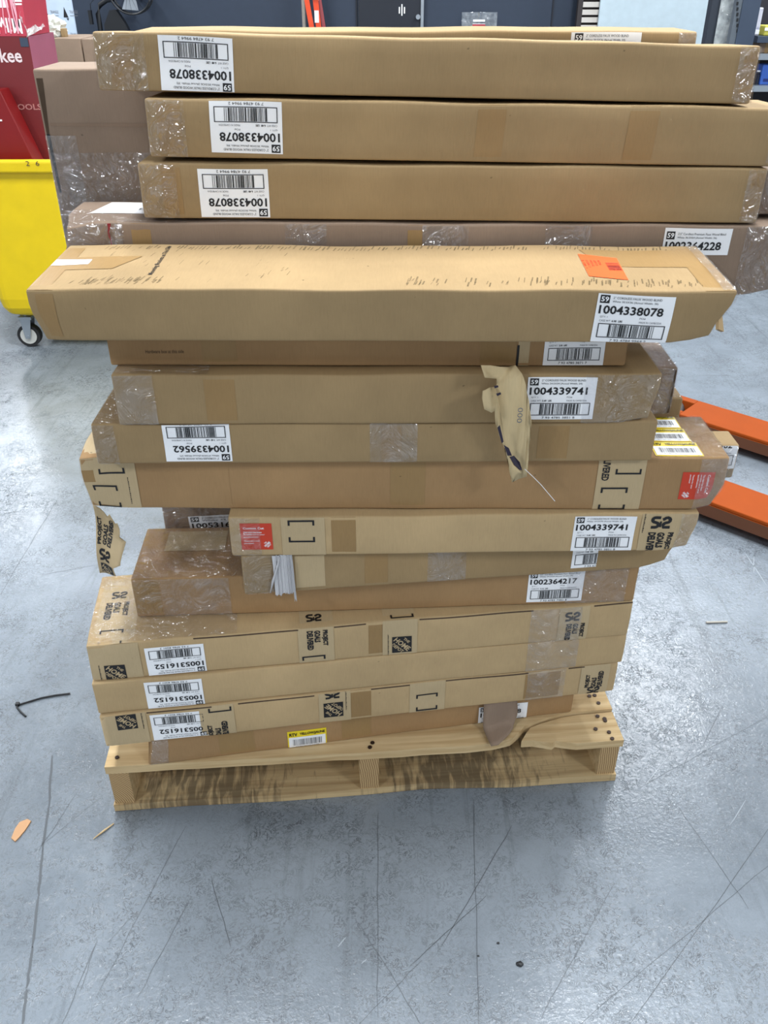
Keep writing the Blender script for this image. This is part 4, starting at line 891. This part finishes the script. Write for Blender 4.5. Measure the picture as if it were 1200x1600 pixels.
# cartons far left behind the cart
Yb = 5.6
for lab, x0, x1, y0, dd, sd in (('brown carton beside the red tool boxes, behind the cart', 60, 125, 60, .4, 81), ('tall brown carton behind the wrapped mauve carton', 127, 232, 61, .42, 82)):
    a, c = aty(x0, y0, Yb), aty(x1, y0, Yb); Carton(lab, (a.x, Yb, 0.0005), c.x - a.x, dd, a.z, mat=CARD_MAUVE, seed=sd, name='carton')
a = aty(75, 42, Yb + .15); c = aty(96, 60, Yb + .15); rs = random.Random(6); mb = MB(); zc0 = aty(90, 60, Yb).z
bmx = bmesh.new(); bmesh.ops.create_icosphere(bmx, subdivisions=3, radius=1)
for v in bmx.verts:
    k = 1 + .22 * math.sin(v.co.x * 7 + 1) * math.sin(v.co.y * 6) + .16 * math.sin(v.co.z * 9 + v.co.x * 5); v.co = Vector((v.co.x * .062 * k, v.co.y * .06 * k, max(v.co.z, -.8) * .055 * k + .046))
me = bpy.data.meshes.new('film_bundle'); bmx.to_mesh(me); bmx.free(); me.materials.append(plain('crumpled_clear_film', (220, 222, 214), .2)); o = bpy.data.objects.new('film_bundle', me); COL.objects.link(o); o.location = ((a.x + c.x) / 2, Yb + .15, zc0 + .002); tag(o, 'crumpled ball of clear film on the carton behind the cart', 'plastic film')
a = aty(94, 46, Yb + .1); c = aty(103, 60, Yb + .1); Carton('tiny brown box beside the crumpled film ball', (a.x, Yb + .1, zc0), c.x - a.x, .05, a.z - c.z, mat=CARD, seed=83, name='small_box', r=.002)
# white backdrop board with triangle logos
Ys = 7.0; t, w, h = card('backdrop_board', 'tall white board printed with black triangle logos', 'board', 30, -120, 122, 70, Ys, .03, plain('backdrop_white', (192, 208, 226), .5), 0.0)
t.rotation_euler = (0, -.0, 0); bd = t.children[0]; k = MB()
for px_, py_ in ((72, 20), (102, 20), (72, -12), (102, -12), (104, 55), (72, 55)):
    p = aty(px_, py_, Ys) - Vector(t.location); s = .03
    k.poly([(p.x - .016, -.0165, p.z - .028), (p.x + .018, -.0165, p.z - .03), (p.x - .004, -.0165, p.z + .036)]); k.poly([(p.x + .002, -.0165, p.z - .034), (p.x + .02, -.0165, p.z - .033), (p.x + .012, -.0165, p.z - .048)])
    kk = Ink(); kk.text('TRIANGLE', .03, -.004, .018, .058); kk.rect(.03, -.02, .085, -.0165)
    for vs, fs, mi, Lz in kk.polys: k.mesh([(p.x + x, -.0165, p.z + y) for x, y in vs], fs, 1)
k.build('print', [INK, INKGREY], bd)
# black wall fan with its hose and bracket
Yf = 10.6; fan = thing('wall_fan', 'black wire cage fan on a bent arm against the slate wall', 'fan', tuple(aty(204, -30, Yf))); o0 = Vector(fan.location)
def F(x, y, dy=0): return aty(x, y, Yf + dy) - o0
ctr = F(204, -16); R_ = (F(236, 0) - ctr).length
for dy, rr_ in ((-.06, R_), (.06, R_)): MB().tube([ctr + Vector((rr_ * math.cos(a), dy, rr_ * math.sin(a))) for a in [2 * PI * i / 40 for i in range(40)]], .010, 6, closed=True).build('cage_ring', BLACK, fan)
mb = MB()
for i in range(20):
    a = 2 * PI * i / 20; mb.tube([ctr + Vector((.05 * math.cos(a), -.11, .05 * math.sin(a))), ctr + Vector((R_ * .6 * math.cos(a), -.10, R_ * .6 * math.sin(a))), ctr + Vector((R_ * math.cos(a), -.06, R_ * math.sin(a)))], .0016, 4)
mb.build('cage_wires', BLACK, fan)
for i in range(3):
    a = 2 * PI * i / 3 + .5; ca, sa = math.cos(a), math.sin(a); pts = [(.03, -.04), (R_ * .8, -.10), (R_ * .85, .06), (.04, .04)]
    o = MB().poly([ctr + Vector((x * ca - z * sa, -.02 + z * .3, x * sa + z * ca)) for x, z in pts]).build('blade', STEEL, fan); so = o.modifiers.new('t', 'SOLIDIFY'); so.thickness = .004
MB().tube([ctr + Vector((0, -.10, 0)), ctr + Vector((0, .16, 0))], .05, 16).build('motor', BLACK, fan)
MB().tube([F(178, -2), F(166, 0), F(156, 8), F(153, 22), F(156, 40), F(160, 70), F(160, 120)], .026, 8).build('bent_arm', BLACK, fan, smooth=True)
p = [F(172, 16), F(182, 15), F(196, 36), F(208, 60), F(166, 60), F(164, 38)]; mb = MB(); mb.mesh([q + Vector((0, y, 0)) for y in (-.03, .06) for q in p], [(0, 1, 2, 3, 4, 5)[::-1], (6, 7, 8, 9, 10, 11)] + [(i, (i + 1) % 6, 6 + (i + 1) % 6, 6 + i) for i in range(6)]); mb.build('bracket_plate', BLACK, fan)
a, c = F(138, 16), F(146, 38); MB().box(a.x, -.03, c.z, c.x, .02, a.z).build('switch_box', BLACK, fan)
MB().tube([F(142, 16), F(141, 6), F(146, 0), F(156, -4)], .004, 6).build('cable', BLACK, fan)
MB().box(ctr.x - .05, .1, ctr.z - .05, ctr.x + .05, 11 - Yf, ctr.z + .05).build('wall_mount', BLACK, fan)
# pale post, orange stepladder
card('wooden_post', 'pale weathered post against the slate wall beside the stepladder', 'post', 462, -200, 478, 60, 10.8, .12, plain('post_pale_grey', (150, 140, 132), .7), 0.0)
Yl = 10.4; a = aty(481, 50, Yl)
lad = thing('stepladder', 'orange fibreglass stepladder leaning by the wall', 'ladder', (a.x, Yl, 0)); o0 = Vector(lad.location)
def Lp(x, y): return aty(x, y, Yl)
p0 = Lp(490, 50); p1 = Lp(481, 0); dx = (p1.x - p0.x) / (p1.z - p0.z)
def rail(xb, w, mat, y, name, slope, hgt=2.2):
    x0_ = xb - slope * p0.z; mb = MB(); mb.mesh([(x + s - o0.x, y + yy, z) for yy in (-.02, .02) for x, z in ((x0_, 0), (x0_ + slope * hgt, hgt)) for s in (-w / 2, w / 2)], [(0, 1, 3, 2), (4, 6, 7, 5), (0, 4, 5, 1), (2, 3, 7, 6), (0, 2, 6, 4), (1, 5, 7, 3)]); return mb.build(name, mat, lad)
LO = plain('ladder_orange', (222, 74, 34), .45); LOD = plain('ladder_dull_rose', (150, 70, 74), .5)
rail(Lp(489, 50).x, .05, LO, -.05, 'rail', dx); rail(Lp(499, 50).x, .055, LO, 0, 'rail', dx * .6); rail(Lp(507, 50).x, .035, LOD, .05, 'rail', dx * .9)
xw = Lp(495, 25); MB().box(xw.x - .022 - o0.x, -.024, xw.z - .06, xw.x + .022 - o0.x, -.021, xw.z + .05).build('label', PAPER, lad)
for i in range(6): z = .25 + i * .32; xx = p0.x + dx * (z - p0.z); MB().box(xx - o0.x, -.05, z, xx + .10 - o0.x, .03, z + .03).build('step', STEEL, lad)
# white cabinet front with a red shield badge
t, w, h = card('white_cabinet', 'white sheet metal cabinet with a small red shield badge by the dark door', 'cabinet', 574, 5, 637, 60, 10.5, .35, WHITEP, 0.0); p = aty(628, 16, 10.5) - Vector(t.location); s = .055
rb = plain('badge_red', (190, 36, 52), .5); MB().prism([(p.x - s, p.z + s), (p.x - s, p.z - s * .5), (p.x - s * .4, p.z - s * .75), (p.x, p.z - s), (p.x + s * .4, p.z - s * .75), (p.x + s, p.z - s * .5), (p.x + s, p.z + s)], 0, .004).build('badge', rb, t)
bg = t.children[-1]; bg.rotation_euler = (PI / 2, 0, 0); bg.location = (0, -.175, 0)
mb = MB()
for q in (-.027, 0.0, .027): mb.box(p.x + q - .006, -.1815, p.z - .03 if q else p.z - .05, p.x + q + .006, -.1795, p.z + .03 if q else p.z + .055)
mb.build('badge_print', PAPER, t)
# clear document holder
PL = film_mat('clear_acrylic', (210, 220, 225), base=.10, milk=.12, scale=3)
t, w, h = card('document_holder', 'clear plastic document holder with a red and white notice on the slate wall', 'holder', 722, 19, 775, 62, 10.9, .012, PL)
p = aty(748, 42, 10.9) - Vector(t.location); MB().box(p.x - .07, -.010, p.z - .10, p.x + .07, -.0065, p.z + .03).build('notice', PAPER, t); MB().box(p.x - .07, -.0115, p.z + .0, p.x + .07, -.0102, p.z + .026).build('notice_band', plain('notice_red', (170, 50, 66), .5), t); MB().box(p.x - .065, -.010, p.z + .05, p.x + .065, -.0065, p.z + .07).build('notice', PAPER, t)
MB().box(-.01, .005, h * .5, .01, 11 - 10.906, h * .6).build('holder_peg', STEEL, t)
# slatted rack panel
Yr = 10.7; a, c = aty(908, 0, Yr), aty(960, 48, Yr); t = thing('slat_rack', 'dark framed rack panel with whitish horizontal slats', 'rack', ((a.x + c.x) / 2, Yr, 0)); ox_ = t.location.x
MB().box(a.x - ox_ - .01, .03, 0, c.x - ox_ + .02, .06, 2.2).build('back', plain('rack_dark_brown', (52, 46, 46), .6), t)
for x in (a.x - ox_, c.x - ox_): MB().box(x - .03, -.03, 0, x + .02, .06, 2.2).build('upright', MATS['rack_dark_brown'], t)
sl = None; pz = [aty(930, y, Yr).z for y in (-19, -6, 7, 19, 31, 43, 55)]
for z in pz + [pz[-1] - .105 * i for i in range(1, 9)]:
    if sl is None: sl = MB().box(a.x - ox_ + .02, -.025, -.024, c.x - ox_ - .03, .03, .024).build('slat', plain('slat_whitewashed', (214, 208, 200), .7), t); o = sl
    else: o = sl.copy(); COL.objects.link(o); o.parent = t
    o.location = (0, 0, z)
# white partition
card('white_partition', 'large plain white panel behind the slat rack', 'panel', 957, -160, 1112, 90, 10.55, .04, WHITEP, 0.0)
# storage rack on the right with posts and goods
Yk = 6.2; a = aty(1120, 20, Yk)
rk = thing('storage_rack', 'slate blue steel storage rack with perforated post', 'rack', (aty(1190, 60, Yk).x, Yk, 0)); o0 = Vector(rk.location)
def bxp(x0, x1, y, dep, z0, z1, mat, name, par=rk): 
    p, q = aty(x0, 20, y), aty(x1, 20, y); return MB().box(p.x - o0.x, y - o0.y, z0, q.x - o0.x, y - o0.y + dep, z1).build(name, mat, par)
bxp(1110, 1126, Yk + .2, .08, 0, 2.4, plain('post_charcoal', (52, 58, 68), .5), 'post'); bxp(1148, 1157, Yk - .05, .05, 0, 2.4, plain('post_perforated_grey', (92, 100, 108), .5), 'perforated_post'); bxp(1158, 1186, Yk - .06, .10, 0, 2.4, GREYB, 'post')
pp = rk.children[1]
for i in range(12): p = aty(1152, -20 + i * 8.5, Yk - .05) - o0; MB().box(p.x - .006, -.054, p.z - .009, p.x + .006, -.0495, p.z + .009).build('hole', BLACK, pp)
o = bxp(1124, 1150, Yk + .15, .01, .5, 2.3, film_mat('hanging_plastic', (200, 206, 206), base=.12, milk=.55, scale=8), 'plastic_curtain')
sx0, sx1 = aty(1184, 60, Yk).x, aty(1184, 60, Yk).x + 1.3
shz = [aty(1195, 57, Yk).z, aty(1195, 84, Yk).z, aty(1195, 134, Yk).z]
for z, m in zip(shz, (GREYB, STEEL, STEEL)): MB().box(sx0 - o0.x, 0, z - .035, sx1 - o0.x, .5, z).build('shelf', m, rk)
for z in (.35, .02): MB().box(sx0 - o0.x, 0, z, sx1 - o0.x, .5, z + .03).build('shelf', GREYB, rk)
MB().box(sx1 - o0.x - .06, .0, 0, sx1 - o0.x, .5, 2.4).build('post', GREYB, rk); MB().box(sx0 - o0.x, .49, 0, sx1 - o0.x, .5, 1.4).build('back_panel', plain('rack_back_dark', (48, 46, 52), .7), rk)
def good(name, label, cat, x0, x1, ytop, z, dep, mat, extra=None):
    p, q = aty(x0, ytop, Yk + .06), aty(x1, ytop, Yk + .06); t = thing(name, label, cat, ((p.x + q.x) / 2, Yk + .06, z + .0005)); w = (q.x - p.x) / 2; h = p.z - z; MB().box(-w, 0, 0, w, dep, h).build('body', mat, t, bevel=.006)
    if extra: extra(t, w, h)
    return t
m_, nt_, b_ = newmat('floral_print'); v_ = nt_.nodes.new('ShaderNodeTexVoronoi'); v_.inputs['Scale'].default_value = 28; cr_ = nt_.nodes.new('ShaderNodeValToRGB'); cr_.color_ramp.elements[0].color = srgb(70, 84, 140); cr_.color_ramp.elements[1].color = srgb(214, 214, 224); cr_.color_ramp.elements[1].position = .45
tc_ = nt_.nodes.new('ShaderNodeTexCoord'); nt_.links.new(tc_.outputs['Object'], v_.inputs['Vector']); nt_.links.new(v_.outputs[0], cr_.inputs[0]); nt_.links.new(cr_.outputs[0], b_.inputs['Base Color'])
def strip_(t, w, h): MB().box(-w * .9, -.004, .01, w * .9, .0, h * .22).build('label', PAPER, t)
good('patterned_pack', 'white and blue patterned pack on the upper rack shelf', 'pack', 1182, 1194, 12, shz[0], .06, m_, strip_)
good('bag', 'yellow green bag beside the patterned pack on the upper shelf', 'bag', 1196, 1215, 40, shz[0], .12, plain('bag_olive_yellow', (196, 190, 80), .5), lambda t, w, h: MB().box(-w, -.003, h * .5, w, 0, h * .8).build('label', PAPER, t))
good('small_carton', 'brown carton on the middle rack shelf under the patterned pack', 'box', 1187, 1212, 67, shz[1], .2, CARD_MAUVE, lambda t, w, h: MB().box(-w * .2, -.001, 0, w * .2, 0, h).build('tape', TAPE, t))
t = thing('bottle', 'dark bottle with a pale cap beside the blue package', 'bottle', tuple(Vector((aty(1188, 120, Yk + .06).x, Yk + .10, shz[2] + .0005)))); hb_ = aty(1188, 113, Yk + .06).z - shz[2]
MB().tube([(0, 0, 0), (0, 0, hb_ * .8), (0, 0, hb_ * .88), (0, 0, hb_)], [.022, .022, .014, .012], 16).build('body', plain('bottle_navy', (30, 34, 52), .3), t); MB().tube([(0, 0, hb_), (0, 0, hb_ * 1.1)], .014, 14).build('cap', PAPER, t)
good('blue_package', 'bright blue package on the lower rack shelf', 'package', 1193, 1215, 101, shz[2], .1, plain('package_blue', (60, 104, 196), .4), lambda t, w, h: MB().box(-w * .6, -.003, h * .15, w * .3, 0, h * .3).build('label', plain('package_navy', (28, 46, 120), .4), t))
# ================================================================== litter on the floor
mb = MB(); pts = gp((110, 1085), (86, 1088), (65, 1092), (45, 1098), (29, 1103)); mb.tube([(x, y, .003) for x, y in pts], .0021, 6)
mb.tube([(x, y, .003) for x, y in gp((29, 1099), (27, 1107), (33, 1114), (41, 1121))], .0021, 6); hx, hy = gp((28, 1102))[0]; mb.box(hx - .004, hy - .004, 0.0005, hx + .004, hy + .004, .007)
tag(mb.build('cable_tie', BLACK), 'black cut cable tie lying bent on the floor', 'cable tie')
mb = MB(); g = gp((43, 1281), (49, 1284), (40, 1298), (30, 1310), (24, 1316), (18, 1311), (24, 1296), (31, 1286)); mb.prism(g[::-1] if 0 else g, .0003, .003); tag(mb.build('wood_chip', plain('chip_wood', (196, 152, 112), .8)), 'flat orange brown wood chip on the floor left of the pallet', 'wood chip')
g = gp((146, 1312), (178, 1288)); mb = MB(); mb.tube([(g[0][0], g[0][1], .0022), ((g[0][0] + g[1][0]) / 2, (g[0][1] + g[1][1]) / 2, .003), (g[1][0], g[1][1], .0022)], [.0008, .002, .0012], 6); tag(mb.build('splinter', WOOD), 'thin wood splinter on the floor by the pallet corner', 'splinter')
g = gp((1103, 974), (1136, 973)); mb = MB(); mb.tube([(g[0][0], g[0][1], .0032), (g[1][0], g[1][1], .0032)], .0026, 6); tag(mb.build('wood_stick', plain('stick_pale', (176, 170, 160), .7)), 'short pale stick on the floor between the stack and the pallet jack', 'stick')
for x, y, s, lab in ((812, 1507, .006, 'dark pebble of grit on the floor in front of the pallet'), (778, 1474, .0025, 'tiny dark grain of grit beside the larger dark pebble'), (747, 1494, .002, 'tiny dark grain of grit left of the larger dark pebble')):
    bmx = bmesh.new(); bmesh.ops.create_icosphere(bmx, subdivisions=2, radius=s)
    for v in bmx.verts: v.co = Vector((v.co.x * 1.1, v.co.y * .8 * (1 + .2 * math.sin(v.co.x * 900)), max(v.co.z, -.4 * s) * .5 + .2 * s))
    me = bpy.data.meshes.new('grit'); bmx.to_mesh(me); bmx.free(); me.materials.append(BLACK); o = bpy.data.objects.new('grit', me); COL.objects.link(o); p = gp((x, y))[0]; o.location = (p[0], p[1], .0003); tag(o, lab, 'grit')
